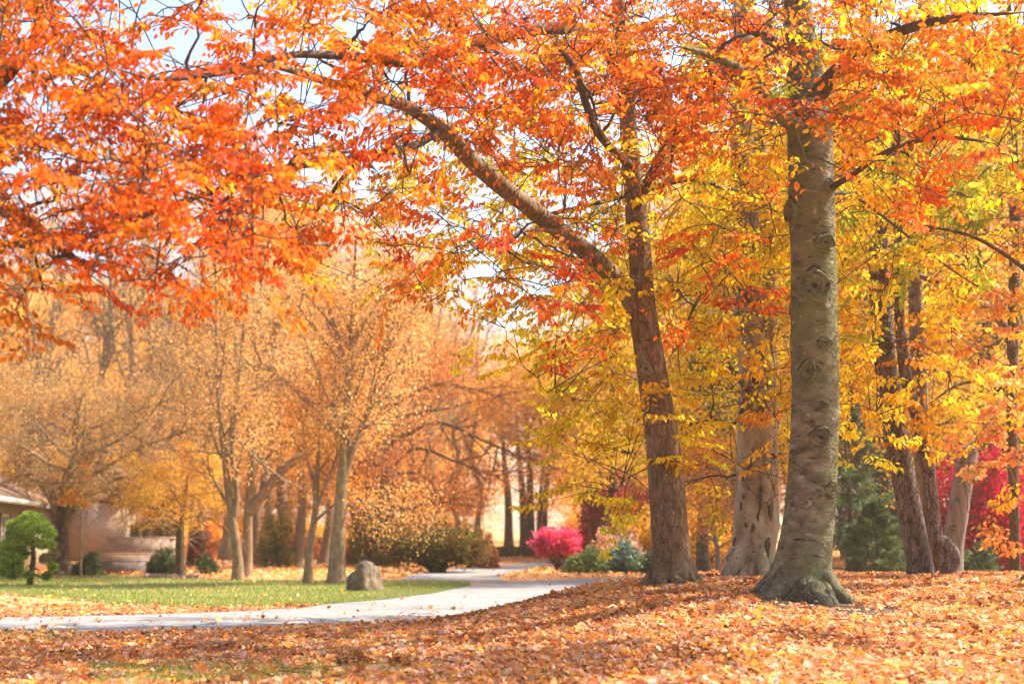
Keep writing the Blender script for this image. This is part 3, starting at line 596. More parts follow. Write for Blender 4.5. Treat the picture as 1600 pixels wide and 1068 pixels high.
for px, py, ru, rv in ((1192, 640, .07, .2), (1180, 590, .06, .12), (1206, 795, .035, .15), (1188, 785, .028, .2), (1176, 825, .03, .09), (1163, 775, .03, .05), (1210, 712, .06, .05), (1172, 720, .025, .12),
                       (1166, 820, .025, .04), (1172, 870, .03, .14), (1200, 855, .05, .18), (1150, 845, .03, .07), (1190, 555, .05, .08), (1160, 790, .018, .07), (1196, 765, .018, .08), (1180, 845, .018, .07), (1170, 762, .014, .05), (1200, 745, .016, .04), (1184, 808, .016, .09)):
    knot(tC, PC, WC, px, py, 23.65, ru, rv, M_scar, name='bark_scar', pit=.05, ridge=.018, eye=.6)
roots(tC, PC, WC, (195, 225, 255, 285, 318, 345, 60, 120), .40, .22, .12, M_pale)
rowsC = ["........1223333.....", "........12334455....", "......11223555566...", ".....22334566777....", ".....123457778876...", ".....12345678888....", "......1236886898....",
         "........13775798....", "..........464798....", "..........1555885...", "...........3557.3...", "...........42121....", "............1......."]
def depC(p, q): return np.interp(p, [500, 1100, 1250], [20.5, 22.6, 23.0]) + R.normal(0, 1.2)
def colC(p, q, n):
    c = pick(YEL, n, .1); o = pick(ORA, n, .1); u = R.random(n); m = (q < 330) & (u < .35); c[m] = o[m]
    m = (p < 760) & (u < .4); c[m] = o[m]; return c
def keepC(P):   # the lit lower trunk is bare
    px = CX + P[:, 0] / P[:, 1] * FPX; py = 835 - (P[:, 2] - CAMZ) / P[:, 1] * FPX
    return (px > 1140) & (px < 1225) & ((py > 690) | ((py > 470) & (P[:, 1] < 24) & (R.random(len(P)) < .72)))
canopy(tC, [PC, PC2, PC3, PC4, PC5, PC6], [WC, WC2, WC3, WC4, WC5, WC6], rowsC, 0, depC, colC, per=1.5, leafL=.108, keepout=keepC)
tB2 = empty('beech_tree', gp(1660, 20.5), 'yellow green beech off the right edge, only its root flare and leaf layers in view', 'tree', 'beeches on the leaf mound')
b2 = np.array(tB2.location)
PR, WR, _ = hero_trunk('trunk', np.array([b2 + (0, 0, -.35), b2 + (0, 0, .1), b2 + (0, 0, .6), b2 + (.05, 0, 3), b2 + (.1, 0, 6), b2 + (.1, 0, 10)]), [.8, .74, .66, .6, .5, .3], tB2, M_bark, seg=40, rings=90, flare=.32, hf=.6, lobes=7, low=.35, seed=41)
PR2, WR2, _ = hero_trunk('limb', pts([(1655, 480, 20.5), (1600, 420, 20.4), (1520, 370, 20.4), (1430, 350, 20.4), (1350, 330, 20.4)]), [.08, .065, .05, .04, .02], tB2, M_dark, seg=10, rings=40, seed=42)
canopy(tB2, [PR, PR2], [WR, WR2], [r.replace('0', '.') for r in rowsB2], 1, depB2, colB2, per=1.25, leafL=.11, c0=13)

# ------------------------------------------------------------------ right-hand group of trunks
def simple_crown_tree(name, label, base, group=None): return empty(name, base, label, 'tree', group)
t1 = empty('oak_tree', gp(1437, 25), 'leaning reddish brown furrowed trunk right of the mossy beech', 'tree', 'woodland trunks at the right')
P1, W1, _ = hero_trunk('trunk', pts([(1444, 945), (1441, 905), (1428, 830), (1410, 740), (1396, 660), (1384, 570), (1376, 480), (1372, 380), (1366, 250), (1356, 80), (1346, -100)], 25), [.54, .46, .42, .41, .41, .40, .37, .34, .28, .22, .14], t1, M_furrow, seg=40, rings=110, flare=.05, hf=.4, low=.4, seed=51)
t2 = empty('bent_tree', gp(1478, 24.6), 'slim brown trunk with a crooked elbow at its base leaning left', 'tree', 'woodland trunks at the right')
P2, W2, _ = hero_trunk('trunk', pts([(1472, 940), (1476, 905), (1488, 872), (1477, 852), (1462, 836), (1457, 790), (1448, 720), (1436, 660), (1416, 590), (1406, 500), (1405, 420), (1400, 300), (1392, 150)], 24.6), [.26, .26, .28, .30, .26, .22, .24, .23, .21, .18, .16, .12, .08], t2, M_furrow, seg=28, rings=120, seed=52, bump=.08)
t3 = empty('oak_tree', gp(1462, 27.5), 'pale brown trunk standing behind the slim crooked one', 'tree', 'woodland trunks at the right')
P3, W3, _ = hero_trunk('trunk', pts([(1470, 945), (1466, 900), (1452, 800), (1440, 700), (1436, 600), (1432, 500), (1428, 380), (1424, 200)], 27.5), [.42, .38, .34, .33, .32, .30, .26, .2], t3, M_brown, seg=28, rings=80, seed=53)
t4 = empty('dead_trunk', gp(1488, 27), 'grey broken-topped bare trunk in front of the crimson maple', 'tree', 'woodland trunks at the right')
P4, W4, _ = hero_trunk('trunk', pts([(1486, 945), (1487, 905), (1493, 830), (1503, 760), (1510, 722), (1514, 700)], 27), [.46, .42, .38, .38, .37, .34], t4, M_grey, seg=30, rings=60, seed=54, cap=True, bump=.06)
for px, py, ru, rv in ((1490, 828, .09, .08), (1498, 780, .05, .06)): knot(t4, P4, W4, px, py, 26.8, ru, rv, M_grey, pit=.02, ridge=.02)
t5 = empty('maple_tree', gp(1586, 27), 'slender trunk at the right edge carrying peach and gold leaf layers', 'tree', 'woodland trunks at the right')
P5, W5, _ = hero_trunk('trunk', pts([(1586, 945), (1586, 900), (1584, 780), (1581, 640), (1584, 480), (1586, 330), (1580, 150), (1575, -60)], 27), [.24, .21, .19, .2, .22, .22, .18, .12], t5, M_bark, seg=20, rings=80, seed=55)
P5b, W5b, _ = hero_trunk('limb', pts([(1584, 545, 27), (1555, 490, 26.6), (1500, 460, 26.2), (1460, 440, 26), (1420, 425, 25.8), (1370, 410, 25.5)]), [.17, .16, .14, .11, .08, .04], t5, M_furrow, seg=12, rings=40, seed=56)
P5c, W5c, _ = hero_trunk('limb', pts([(1584, 640, 27), (1560, 600, 26), (1500, 600, 25.4), (1440, 640, 25)]), [.08, .07, .05, .03], t5, M_dark, seg=8, rings=30, seed=57)
P5d, W5d, _ = hero_trunk('limb', pts([(1584, 760, 27), (1560, 690, 26), (1520, 690, 25.4), (1490, 720, 25)]), [.07, .06, .04, .03], t5, M_dark, seg=8, rings=30, seed=58)
rowsE = ["..23457", ".124567", ".234567", "2344568", "2344689", "2346789", ".246899", ".136899", "...1689", "....477", "....134", ".....1."]
def depE(p, q): return 24.6 + R.normal(0, 1.0)
def colE(p, q, n):
    c = pick(GOLD, n, .1); k = pick(PEACH, n, .1); u = R.random(n); m = u < np.interp(p, [1400, 1600], [.25, .75]); c[m] = k[m]; return c
canopy(t5, [P5, P5b, P5c, P5d], [W5, W5b, W5c, W5d], rowsE, 1, depE, colE, per=1.1, leafL=.12, wr=.85, c0=14, wood=M_dark)

exec_bg = True
# ------------------------------------------------------------------ background trees
BP_ = dict(
 peach=[((.82, .46, .16), 4), ((.80, .40, .12), 4), ((.64, .28, .07), 2), ((.85, .54, .22), 3)],
 gold=[((.86, .48, .05), 4), ((.86, .55, .09), 3), ((.82, .38, .04), 3)],
 orange=[((.84, .32, .03), 4), ((.84, .40, .05), 3), ((.76, .24, .025), 2)],
 rust=[((.6, .2, .045), 4), ((.7, .27, .06), 4), ((.46, .15, .04), 2)],
 brown=[((.46, .26, .10), 4), ((.58, .33, .12), 3), ((.34, .18, .07), 3), ((.76, .48, .17), 2)],
 olive=[((.085, .09, .02), 4), ((.13, .11, .022), 3), ((.24, .07, .03), 2.4)],
 pink=[((.80, .06, .18), 4), ((.85, .12, .26), 3), ((.66, .04, .12), 2)],
 crim=[((.46, .006, .045), 4), ((.58, .01, .07), 3), ((.33, .006, .03), 2)],
 rose=[((.6, .14, .13), 4), ((.7, .2, .18), 3), ((.5, .1, .08), 2)],
 green=[((.075, .12, .045), 4), ((.13, .18, .06), 3), ((.045, .08, .035), 2)],
 blue=[((.09, .15, .12), 4), ((.13, .2, .15), 3), ((.06, .1, .08), 2)],
 lime=[((.18, .30, .02), 4), ((.34, .42, .03), 3), ((.08, .15, .018), 3)])
def wood_and_leaves(parent, base, H, r0, pal, leaf_n, leaf_L, crown0=.3, spread=.32, n1=12, n2=5, n3=4, elev=.6, up1=.06, up2=.02, k1=7, lean=(0, 0), scat=.35, trunk=None, shape=1.0, mat=M_bark, twig=.5, leafmat=M_bgleaf, wr=.7, wander=.13, leaf_low=None, extra=None, twigmat=None):
    base = np.asarray(base, float)
    if trunk is None:
        k = 9; t = np.linspace(0, 1, k)[:, None]
        T = base + np.hstack([lean[0] * H * t ** 1.2, lean[1] * H * t ** 1.2, H * t - .25 * (t == 0)]) + rnd(k) * np.array([.014, .014, 0]) * H * (t > 0)
    else: T = np.asarray(trunk)
    T = smooth_line(T, 16); k = 16; tt = np.linspace(0, 1, k)
    rad = r0 * (1 - .88 * tt ** .9); rad[0] *= 1.5; rad[1] *= 1.12
    g = Geo(); g.tubes(T, rad, 10)
    t1_ = np.linspace(crown0, .97, n1) + R.uniform(-.03, .03, n1); t1_ = np.clip(t1_, .05, .99)
    S, Dt = along(T[None], np.zeros(n1, int), t1_)
    az = np.arange(n1) * 2.4 + R.uniform(0, 6.28) + R.normal(0, .3, n1)
    prof = np.sin(np.clip((t1_ - crown0) / (1 - crown0) * .75 + .25, 0, 1) * np.pi) ** .6 * shape + (1 - shape) * (1 - t1_) * 1.3
    L1 = np.maximum(spread * H * prof * R.uniform(.8, 1.15, n1), .06 * H)
    el = elev * (.6 + .8 * t1_)
    D1 = np.stack([np.cos(az) * np.cos(el), np.sin(az) * np.cos(el), np.sin(el)], -1)
    P1_ = grow(S, D1, L1, k1, up1, wander)
    r1 = np.interp(t1_, tt, rad) * .5
    g1 = Geo(); g1.tubes(P1_, r1[:, None] * np.linspace(1, .2, k1)[None], 6)
    if extra is not None:
        for e, er in extra:
            E = smooth_line(e, 12); g1.tubes(E, np.linspace(er, er * .3, 12), 8)
            E7 = smooth_line(e, k1)[None]; P1_ = np.vstack([P1_, E7]); L1 = np.append(L1, np.linalg.norm(E[-1] - E[0])); r1 = np.append(r1, er)
    n1 = len(P1_)
    w2 = np.repeat(np.arange(n1), n2); t2_ = R.uniform(.25, 1, len(w2)); S2, d2 = along(P1_, w2, t2_)
    D2 = nrm(d2 + rnd(len(w2)) * .75); L2 = L1[w2] * R.uniform(.3, .55, len(w2))
    P2_ = grow(S2, D2, L2, 5, up2, wander * 1.2); r2 = np.minimum(r1[w2] * .4, .05) * twig * 2
    g1.tubes(P2_, np.maximum(r2, .008)[:, None] * np.linspace(1, .3, 5)[None], 4)
    w3 = np.repeat(np.arange(len(w2)), n3); S3, d3 = along(P2_, w3, R.uniform(.2, 1, len(w3)))
    P3_ = grow(S3, nrm(d3 + rnd(len(w3)) * .8), L2[w3] * R.uniform(.35, .65, len(w3)), 4, up2, wander * 1.3)
    g1.tubes(P3_, np.maximum(r2[w3] * .45, .006)[:, None] * np.linspace(1, .4, 4)[None], 3)
    g.build('trunk', mat, parent, smooth=True); g1.build('branchwork', twigmat or mat, parent, smooth=True)
    if leaf_n:
        w = R.integers(0, len(w3), leaf_n); Pl, dl = along(P3_, w, R.uniform(0, 1, leaf_n))
        Pl = Pl + rnd(leaf_n) * scat * np.array([1, 1, .7])
        if leaf_low is not None: Pl = Pl[Pl[:, 2] > leaf_low]; dl = dl[:len(Pl)]
        n = len(Pl); lg = Geo(); cb = pick(pal, len(w3), .12)[w[:n]]
        scatter(lg, DIAM, Pl, nrm(dl + rnd(n) * .8 + np.array([0, 0, -.5])), rnd(n) + np.array([0, 0, .6]), R.uniform(.7, 1.25, n) * leaf_L, wr, np.clip(cb * (1 + .09 * R.normal(size=(n, 1))), .004, .92))
        lg.build('crown', leafmat, parent)
def topz(py, d): return float(at(800, py, d)[2])

# named mid-ground trees: (label, px, d, top y, trunk radius, ...)
def mid(name, label, px, d, top, r0, pal, ln, lL, trunk=None, extra=None, group=None, cat='tree', **kw):
    b = gp(px, d); e = empty(name, b, label, cat, group); H = topz(top, d) - b[2]
    tr = None
    if trunk is not None: tr = np.vstack([b + (0, 0, -.25), pts([(q[0], q[1]) for q in trunk], d)])
    ex = None if extra is None else [(pts(q, d), r) for q, r in extra]
    wood_and_leaves(e, b, H, r0, BP_[pal] if isinstance(pal, str) else pal, int(ln * 2.4), lL * .63, trunk=tr, extra=ex, **kw); return e
GM = 'trees standing around the lawn'
mid('apple_tree', 'spreading old fruit tree with low forked trunk and fine brown twigs, by the pale house', 98, 49, 580, .34, 'brown', 30000, .10, trunk=[(95, 850), (98, 800), (110, 750), (118, 690), (125, 620)],
    extra=[([(97, 845), (105, 800), (145, 765), (190, 745), (225, 740)], .17), ([(96, 830), (85, 790), (60, 750), (20, 720)], .18), ([(105, 800), (135, 782), (180, 786), (215, 795), (240, 815)], .08), ([(98, 830), (112, 800), (125, 760), (150, 700)], .15)],
    crown0=.45, spread=.75, n1=16, n2=9, n3=8, elev=.35, up1=.0, up2=-.05, scat=.22, group=GM, mat=M_bark, twigmat=M_tan, leaf_low=2.35)
mid('weeping_tree', 'small gold brown weeping tree beside the stone retaining walls', 283, 46.5, 690, .19, 'gold', 6500, .10, trunk=[(281, 850), (284, 810), (290, 770), (300, 710)], crown0=.42, spread=.5, n1=14, n2=7, n3=6, elev=.5, up1=-.10, up2=-.12, scat=.15, group=GM, mat=M_bark, twigmat=M_tan, leaf_low=1.5)
mid('slim_tree', 'slim two stemmed tree with nearly bare upright branches behind the lawn', 372, 43, 330, .19, 'peach', 3500, .12, trunk=[(371, 870), (364, 820), (356, 760), (348, 690), (340, 600), (338, 480), (335, 380)],
    extra=[([(364, 820), (370, 770), (362, 700), (372, 600), (385, 480), (395, 380)], .10)], crown0=.35, spread=.26, n1=12, n2=6, n3=5, elev=.9, up1=.08, up2=.06, scat=.3, group=GM, mat=M_tan)
mid('forked_tree', 'forked tree whose thick right limb leans low across its neighbour', 384, 46, 350, .22, 'peach', 6000, .12, trunk=[(386, 860), (388, 800), (396, 700), (400, 600), (398, 480), (392, 390)],
    extra=[([(388, 800), (412, 770), (440, 735), (478, 708), (524, 682), (560, 640), (590, 590)], .19), ([(400, 590), (430, 520), (470, 460), (500, 400)], .08)], crown0=.4, spread=.28, n1=12, n2=7, n3=6, elev=.8, up1=.05, scat=.35, group=GM, mat=M_tan)
mid('tall_tree', 'tall pale straight trunk behind the leaning limb', 442, 66, 330, .36, 'peach', 9000, .17, trunk=[(443, 840), (440, 760), (436, 660), (430, 560), (428, 450), (425, 350)], crown0=.4, spread=.28, n1=14, n2=7, n3=6, scat=.5, elev=.7, group=GM, mat=M_tan)
mid('crooked_tree', 'thin crooked tree with dark side branches left of the broad trunk by the boulder', 480, 40, 520, .15, 'orange', 2600, .11, trunk=[(484, 860), (492, 800), (496, 740), (498, 660), (500, 580)],
    extra=[([(494, 780), (486, 740), (476, 700), (474, 650)], .06), ([(495, 790), (512, 750), (530, 700)], .06)], crown0=.35, spread=.3, n1=8, n2=5, n3=4, elev=.8, scat=.3, group=GM, mat=M_tan)
mid('broad_tree', 'broad light brown trunk rising just left of the grey boulder', 526, 39.5, 300, .27, 'peach', 12000, .12, trunk=[(527, 860), (531, 800), (538, 700), (545, 600), (550, 500), (556, 380)],
    extra=[([(534, 760), (552, 700), (575, 640), (600, 560), (620, 480)], .10), ([(545, 600), (520, 500), (490, 410)], .09), ([(548, 540), (590, 470), (640, 430)], .08), ([(533, 790), (570, 785), (610, 800), (650, 785)], .035)], crown0=.42, spread=.3, n1=14, n2=8, n3=6, elev=.65, scat=.35, group=GM, mat=M_tan)
mid('pin_oak', 'dark trunked oak with drooping layers of rust leaves spreading to the right', 596, 60, 440, .36, 'rust', 15000, .16, trunk=[(597, 850), (600, 780), (602, 700), (604, 620), (605, 540), (606, 470)],
    extra=[([(600, 740), (650, 700), (710, 720), (780, 745)], .10), ([(600, 700), (680, 660), (760, 690), (830, 720)], .10), ([(602, 790), (640, 795), (690, 775)], .05), ([(602, 640), (680, 600), (750, 610)], .1), ([(600, 730), (560, 720), (530, 740)], .08)],
    crown0=.32, spread=.42, n1=16, n2=8, n3=7, elev=.15, up1=-.03, up2=-.05, scat=.4, group=GM, mat=M_bark)
for lab, px, d, tr, r0, top, pal in (
    ('lone dark trunk on the sunlit rise left of the twin trunks', 795, 92, [(794, 780), (788, 720), (784, 640), (780, 560)], .32, 430, 'orange'),
    ('left one of two close trunks behind the clipped hedge', 820, 88, [(818, 800), (814, 740), (808, 680), (806, 600)], .34, 420, 'orange'),
    ('right one of two close trunks behind the clipped hedge', 829, 86, [(828, 800), (828, 740), (824, 680), (822, 600)], .36, 430, 'gold'),
    ('thin wavering stem just left of the slanting trunk by the pink maple', 841, 80, [(842, 800), (848, 740), (855, 690), (858, 640)], .15, 520, 'gold'),
    ('slanting trunk rising behind the small pink maple', 850, 82, [(850, 800), (856, 740), (863, 690), (872, 630)], .28, 430, 'orange'),
    ('leaning dark trunk above the dark red shrub', 985, 75, [(980, 830), (974, 770), (963, 710), (952, 660), (948, 600)], .32, 400, 'gold')):
    mid('woodland_tree', lab, px, d, top, r0, pal, 3800, .2, trunk=tr, crown0=.55, spread=.3, n1=12, n2=6, n3=5, scat=.6, group='trunks beyond the driveway', mat=M_bark)
for lab, px, d, top, pal, ln in (('yellow leaved tree filling the gap between the mossy beech and the leaning trunk', 1335, 43, 150, [((.9, .58, .02), 4), ((.88, .48, .02), 3), ((.78, .62, .04), 2)], 17000), ('gold leaved tree behind the slim crooked trunk', 1450, 47, 120, 'gold', 17000), ('orange gold tree behind the maple at the right edge', 1570, 44, 130, 'gold', 17000),
    ('yellow tree between the brown trunk and the pale beech', 1100, 46, 230, [((.9, .58, .02), 4), ((.88, .48, .02), 3), ((.78, .62, .04), 2)], 15000), ('bright gold tree left of the brown trunk, beyond the road bend', 955, 62, 420, 'gold', 14000)):
    mid('yellow_tree', lab, px, d, top, .2, pal, ln, .15, crown0=.2, spread=.33, n1=18, n2=8, n3=6, elev=.4, scat=.35, group='yellow trees behind the beeches', mat=M_bark)
# bare-topped tall trees at the left
for lab, px, d, top, r0, ln in (('tall thin bare-topped tree reaching into white sky at far left', 215, 78, 215, .28, 1300), ('tall bare-topped tree with fine grey twigs left of centre', 350, 74, 240, .30, 1500),
    ('bare-topped tree spreading fine branches against the bright gap of sky', 610, 72, 330, .30, 1800), ('thin upright bare tree between the boulder trunk and the bright sky', 680, 80, 400, .26, 2500), ('bare-topped tree behind the fruit tree at the left edge', 70, 70, 300, .28, 1500), ('slender bare tree rising behind the slim two stemmed one', 300, 66, 330, .22, 1500)):
    mid('bare_tree', lab, px, d, top, r0, 'peach', ln, .18, crown0=.3, spread=.22, n1=16, n2=8, n3=7, elev=1.0, up1=.06, up2=.08, scat=.5, group='bare-topped trees behind the lawn', mat=M_tan, leaf_low=None, twig=.6)

# far wood: a few kinds, copied
def copy_tree(src, loc, rot, s, label, group):
    c = src.copy(); col.objects.link(c); c.location = tuple(loc); c.rotation_euler = (0, 0, rot); c.scale = (s, s, s * R.uniform(.92, 1.1))
    c['label'] = label; c['group'] = group
    for ch in [o for o in src.children]:
        k = ch.copy(); col.objects.link(k); k.parent = c
    return c
protos = {}
GF = 'hazy trees of the far wood'
def far_tree(kind, px, d, top):
    H0 = 18.0; b = gp(px, d); H = topz(top, d) - b[2]
    lab = {'peach': 'pale peach tree in the hazy wood beyond the lawn and driveway', 'gold': 'golden tree in the hazy wood beyond the lawn and driveway', 'orange': 'orange tree in the hazy wood beyond the lawn and driveway'}[kind]
    if kind not in protos:
        e = empty('woodland_tree', b, lab, 'tree', GF)
        wood_and_leaves(e, b, H0, .34, BP_[kind], 24000, .2, crown0=.12, spread=.36, n1=18, n2=7, n3=5, elev=.5, scat=.75, mat=M_tan)
        protos[kind] = e; e.scale = (H / H0,) * 3
    else: copy_tree(protos[kind], b, R.uniform(0, 6.28), H / H0, lab, GF)
for kind, px, d, top in (('gold', 20, 90, 500), ('gold', 120, 84, 490), ('peach', 200, 98, 470), ('gold', 270, 88, 500), ('peach', 330, 105, 490), ('orange', 390, 92, 500), ('peach', 450, 100, 470), ('peach', 520, 94, 500), ('peach', 580, 110, 480),
    ('peach', 640, 98, 520), ('peach', 700, 112, 540), ('gold', 725, 110, 640), ('peach', 640, 135, 560), ('gold', 560, 130, 520), ('gold', 900, 100, 640), ('orange', 945, 92, 560), ('orange', 1000, 84, 520), ('gold', 1060, 80, 420), ('orange', 1110, 88, 480),
    ('peach', 30, 120, 470), ('gold', 250, 125, 460), ('peach', 480, 128, 480), ('gold', 1160, 78, 300), ('orange', 1250, 84, 260), ('gold', 1330, 76, 300), ('gold', 1410, 82, 240), ('orange', 1500, 78, 280), ('gold', 1580, 74, 220), ('gold', 1650, 80, 200), ('peach', -60, 95, 450), ('orange', 930, 120, 600)):
    far_tree(kind, px, d, top)

LB = 'thin bare-topped tree standing in the peach wood behind the lawn'; GB = 'thin bare trees in the peach wood'
src = [o for o in bpy.data.objects if o.name.startswith('bare_tree') and o.parent is None]
for k, (px, d, sc_) in enumerate(((150, 64, .8), (185, 70, .9), (245, 60, .85), (318, 62, .8), (405, 64, .9), (420, 74, 1.0), (462, 60, .75), (505, 66, .85), (548, 62, .7), (570, 76, .9), (630, 70, .7), (665, 66, .6), (715, 78, .65), (745, 84, .7), (40, 62, .9))):
    copy_tree(src[k % len(src)], gp(px, d), R.uniform(0, 6.28), sc_, LB, GB)
# conifers
def conifer(name, label, px, d, top, r0, pal, n1=46, width=.24, ln=16000, nL=.16, wr=.13, droop=-.05, cr0=.08, group=None, mat=M_bark, gaps=0):
    b = gp(px, d); e = empty(name, b, label, 'conifer', group); H = topz(top, d) - b[2]
    T = b + np.stack([.01 * H * np.sin(np.linspace(0, 5, 10)), 0 * np.arange(10), np.linspace(-.03, 1, 10) * H], -1); g = Geo(); g.tubes(T, r0 * np.linspace(1.1, .1, 10), 8); g.build('trunk', mat, e, smooth=True)
    t = np.linspace(cr0, .98, n1) + R.normal(0, .01, n1); t = np.clip(t, .02, .99); S, _ = along(T[None], np.zeros(n1, int), t); az = np.arange(n1) * 2.4 + R.normal(0, .4, n1); L = width * H * (1.06 - t) ** .8 * R.uniform(.7, 1.15, n1)
    el = .1 + .4 * t; D = np.stack([np.cos(az) * np.cos(el), np.sin(az) * np.cos(el), np.sin(el)], -1); P = grow(S, D, L, 6, droop, .06)
    g = Geo(); g.tubes(P, (r0 * .22 * np.linspace(1, .25, 6))[None], 5)
    n2 = 11; w = np.repeat(np.arange(n1), n2); tt = np.tile(np.linspace(.2, 1, n2), n1); S2, d2 = along(P, w, tt); sd = np.where(np.arange(len(w)) % 2, 1., -1)[:, None]
    lat = np.cross(d2, np.array([0, 0, 1.])) * sd; L2 = L[w] * .38 * (1.15 - tt) + .05 * H * .3; P2 = grow(S2, nrm(d2 * .8 + lat * .8 + rnd(len(w)) * .15), L2, 4, .02, .08)
    g.tubes(P2, np.array([[.012, .009, .006, .004]]), 3); g.build('branchwork', mat, e, smooth=True)
    q = R.integers(0, len(w), ln); Pl, dl = along(P2, q, R.uniform(.1, 1, ln)); c = pick(BP_[pal], len(w), .15)[q]; lg = Geo()
    scatter(lg, DIAM, Pl + rnd(ln) * .03, nrm(dl * .7 + rnd(ln) * .7 + np.array([0, 0, .15])), rnd(ln), R.uniform(.7, 1.3, ln) * nL, wr, np.clip(c * (1 + .15 * R.normal(size=(ln, 1))), .004, .9)); lg.build('crown', M_needle, e)
    return e
conifer('pine_tree', 'young open green pine standing right behind the mossy beech', 1330, 37, 640, .11, 'green', n1=30, width=.40, ln=15000, nL=.15, wr=.11, droop=.03, cr0=.1)
conifer('pine_tree', 'bushy low green pine between the mossy beech and the leaning trunk', 1372, 35, 790, .07, 'green', n1=30, width=.6, ln=18000, nL=.13, wr=.13, droop=.03, cr0=.03)
conifer('spruce_tree', 'small blue spruce beside the dark red shrub', 928, 80, 755, .1, 'blue', ln=9000, nL=.2, wr=.2, width=.3)
for lab, px, d, top in (('tall dark evergreen behind the yellow leaves right of the mossy beech', 1345, 62, 300), ('dark evergreen behind the leaning trunks', 1455, 58, 240), ('dark evergreen at the right behind the gold maple', 1540, 60, 200), ('blue green evergreen glimpsed between the brown and pale beeches', 1118, 60, 480), ('dark evergreen behind the crimson maple at far right', 1610, 55, 300)):
    conifer('evergreen_tree', lab, px, d, top, .25, 'blue' if px < 1350 else 'green', n1=60, width=.2, ln=15000, nL=.42, wr=.2, group='evergreens behind the right-hand wood')

# shrubs
def shrub(name, label, px, d, wpx, top, pal, ln, lL, stems=26, wr=.6, group=None, flat=1.0, mat=M_bark, leafmat=M_bgleaf, shell=.45, low=.05, cat='shrub', upright=.0, base_py=None, depth=None):
    b = gp(px, d)
    if base_py is not None: b[2] = topz(base_py, d)
    e = empty(name, b, label, cat, group); H = topz(top, d) - b[2]; rx = wpx / FPX * d / 2; ry = depth or rx * .85
    # stems fan out from the base to the crown
    u = nrm(rnd(stems)); u[:, 2] = np.abs(u[:, 2]); tip = b + u * np.array([rx, ry, H]) * np.array([.8, .8, .85]) + np.array([0, 0, .05 * H])
    a = np.repeat(b[None], stems, 0) + rnd(stems) * np.array([.08, .08, 0]) * rx; mid_ = (a + tip) / 2 + np.array([0, 0, .16 * H]) + rnd(stems) * .05 * rx
    t = np.linspace(0, 1, 6)[None, :, None]; P = (1 - t) ** 2 * a[:, None] + 2 * t * (1 - t) * mid_[:, None] + t * t * tip[:, None]
    g = Geo(); rr = max(.012, .035 * min(H, rx)); g.tubes(P, (rr * np.linspace(1, .25, 6))[None], 5)
    # leaf clumps on an uneven dome
    nc = max(30, int(ln / 55)); uu = nrm(rnd(nc)); uu[:, 2] = np.abs(uu[:, 2]) - low * 1.2
    rad = (shell + (1 - shell) * R.random(nc) ** .5) * (1 + .13 * np.sin(uu[:, 0] * 7 + px) + .12 * np.sin(uu[:, 1] * 9 + uu[:, 2] * 6))
    cc = b + uu * rad[:, None] * np.array([rx, ry, H * 1.06]); cc[:, 2] = np.maximum(cc[:, 2], b[2] + low * H)
    si = R.integers(0, stems, nc); A = P[si, 3]; g.tubes(np.stack([A, (A + cc) / 2 + rnd(nc) * .04 * rx, cc], 1), np.array([[rr * .4, rr * .25, rr * .12]]), 3)
    g.build('stem', mat, e, smooth=True)
    w = R.integers(0, nc, ln); off = rnd(ln) * .11 * np.array([rx, ry, H * .8]) + 0; Pl = cc[w] + off; Pl[:, 2] = np.maximum(Pl[:, 2], b[2] + .02)
    cl = pick(BP_[pal] if isinstance(pal, str) else pal, nc, .14)[w]; lg = Geo(); out = nrm(Pl - (b + (0, 0, .2 * H)))
    scatter(lg, DIAM, Pl, nrm(out * .7 + rnd(ln) * .6 + np.array([0, 0, -.25 + upright])), rnd(ln) + out * .5, R.uniform(.7, 1.3, ln) * lL, wr, np.clip(cl * (1 + .15 * R.normal(size=(ln, 1))), .004, .92)); lg.build('foliage', leafmat, e)
    return e
shrub('spreading_shrub', 'wide olive green spreading bush on bare stems right of the oak', 683, 52, 150, 782, 'olive', 15000, .12, low=.34, shell=.6, group='bushes around the lawn')
shrub('spreading_shrub', 'olive bush with pinkish tips behind the dark oak trunk', 582, 60, 100, 780, [((.2, .17, .04), 4), ((.3, .2, .05), 3), ((.6, .13, .12), 2)], 6500, .14, low=.15, group='bushes around the lawn')
shrub('spreading_shrub', 'small reddish bush at the right of the wide olive bush', 757, 58, 40, 832, [((.5, .18, .08), 4), ((.36, .12, .06), 2)], 3000, .12, group='bushes around the lawn')
shrub('spreading_shrub', 'yellow green loose bush at the foot of the tall pale trunk', 432, 60, 62, 800, [((.35, .28, .06), 3), ((.5, .36, .1), 3), ((.2, .2, .05), 2)], 5000, .13, group='bushes around the lawn')
shrub('spreading_shrub', 'low green bush under the weeping tree', 256, 47.5, 52, 858, 'green', 3600, .09, group='bushes around the lawn')
shrub('spreading_shrub', 'tiny green bush on the leafy bank right of the weeping tree', 322, 49, 34, 870, 'green', 1800, .08, group='bushes around the lawn')
shrub('spreading_shrub', 'dark green bush at the foot of the fruit tree', 138, 47.6, 44, 866, 'green', 2600, .09, group='bushes around the lawn')
for px, d, wp, tp, pal in ((345, 84, 90, 815, 'orange'), (420, 92, 110, 808, 'peach'), (500, 86, 100, 815, 'gold'), (560, 94, 110, 800, 'rust'), (640, 90, 120, 800, 'peach'), (715, 98, 90, 812, 'gold'), (270, 78, 80, 812, 'gold'), (905, 96, 90, 800, 'gold'), (470, 76, 60, 832, 'rust')):
    shrub('wood_edge_shrub', 'hazy autumn bush at the edge of the far wood', px, d, wp, tp, pal, 4500, .16, group='hazy bushes at the edge of the far wood')
shrub('red_shrub', 'dusty red shrub on the bank behind the weeping tree', 312, 62, 42, 822, 'rose', 2600, .13)
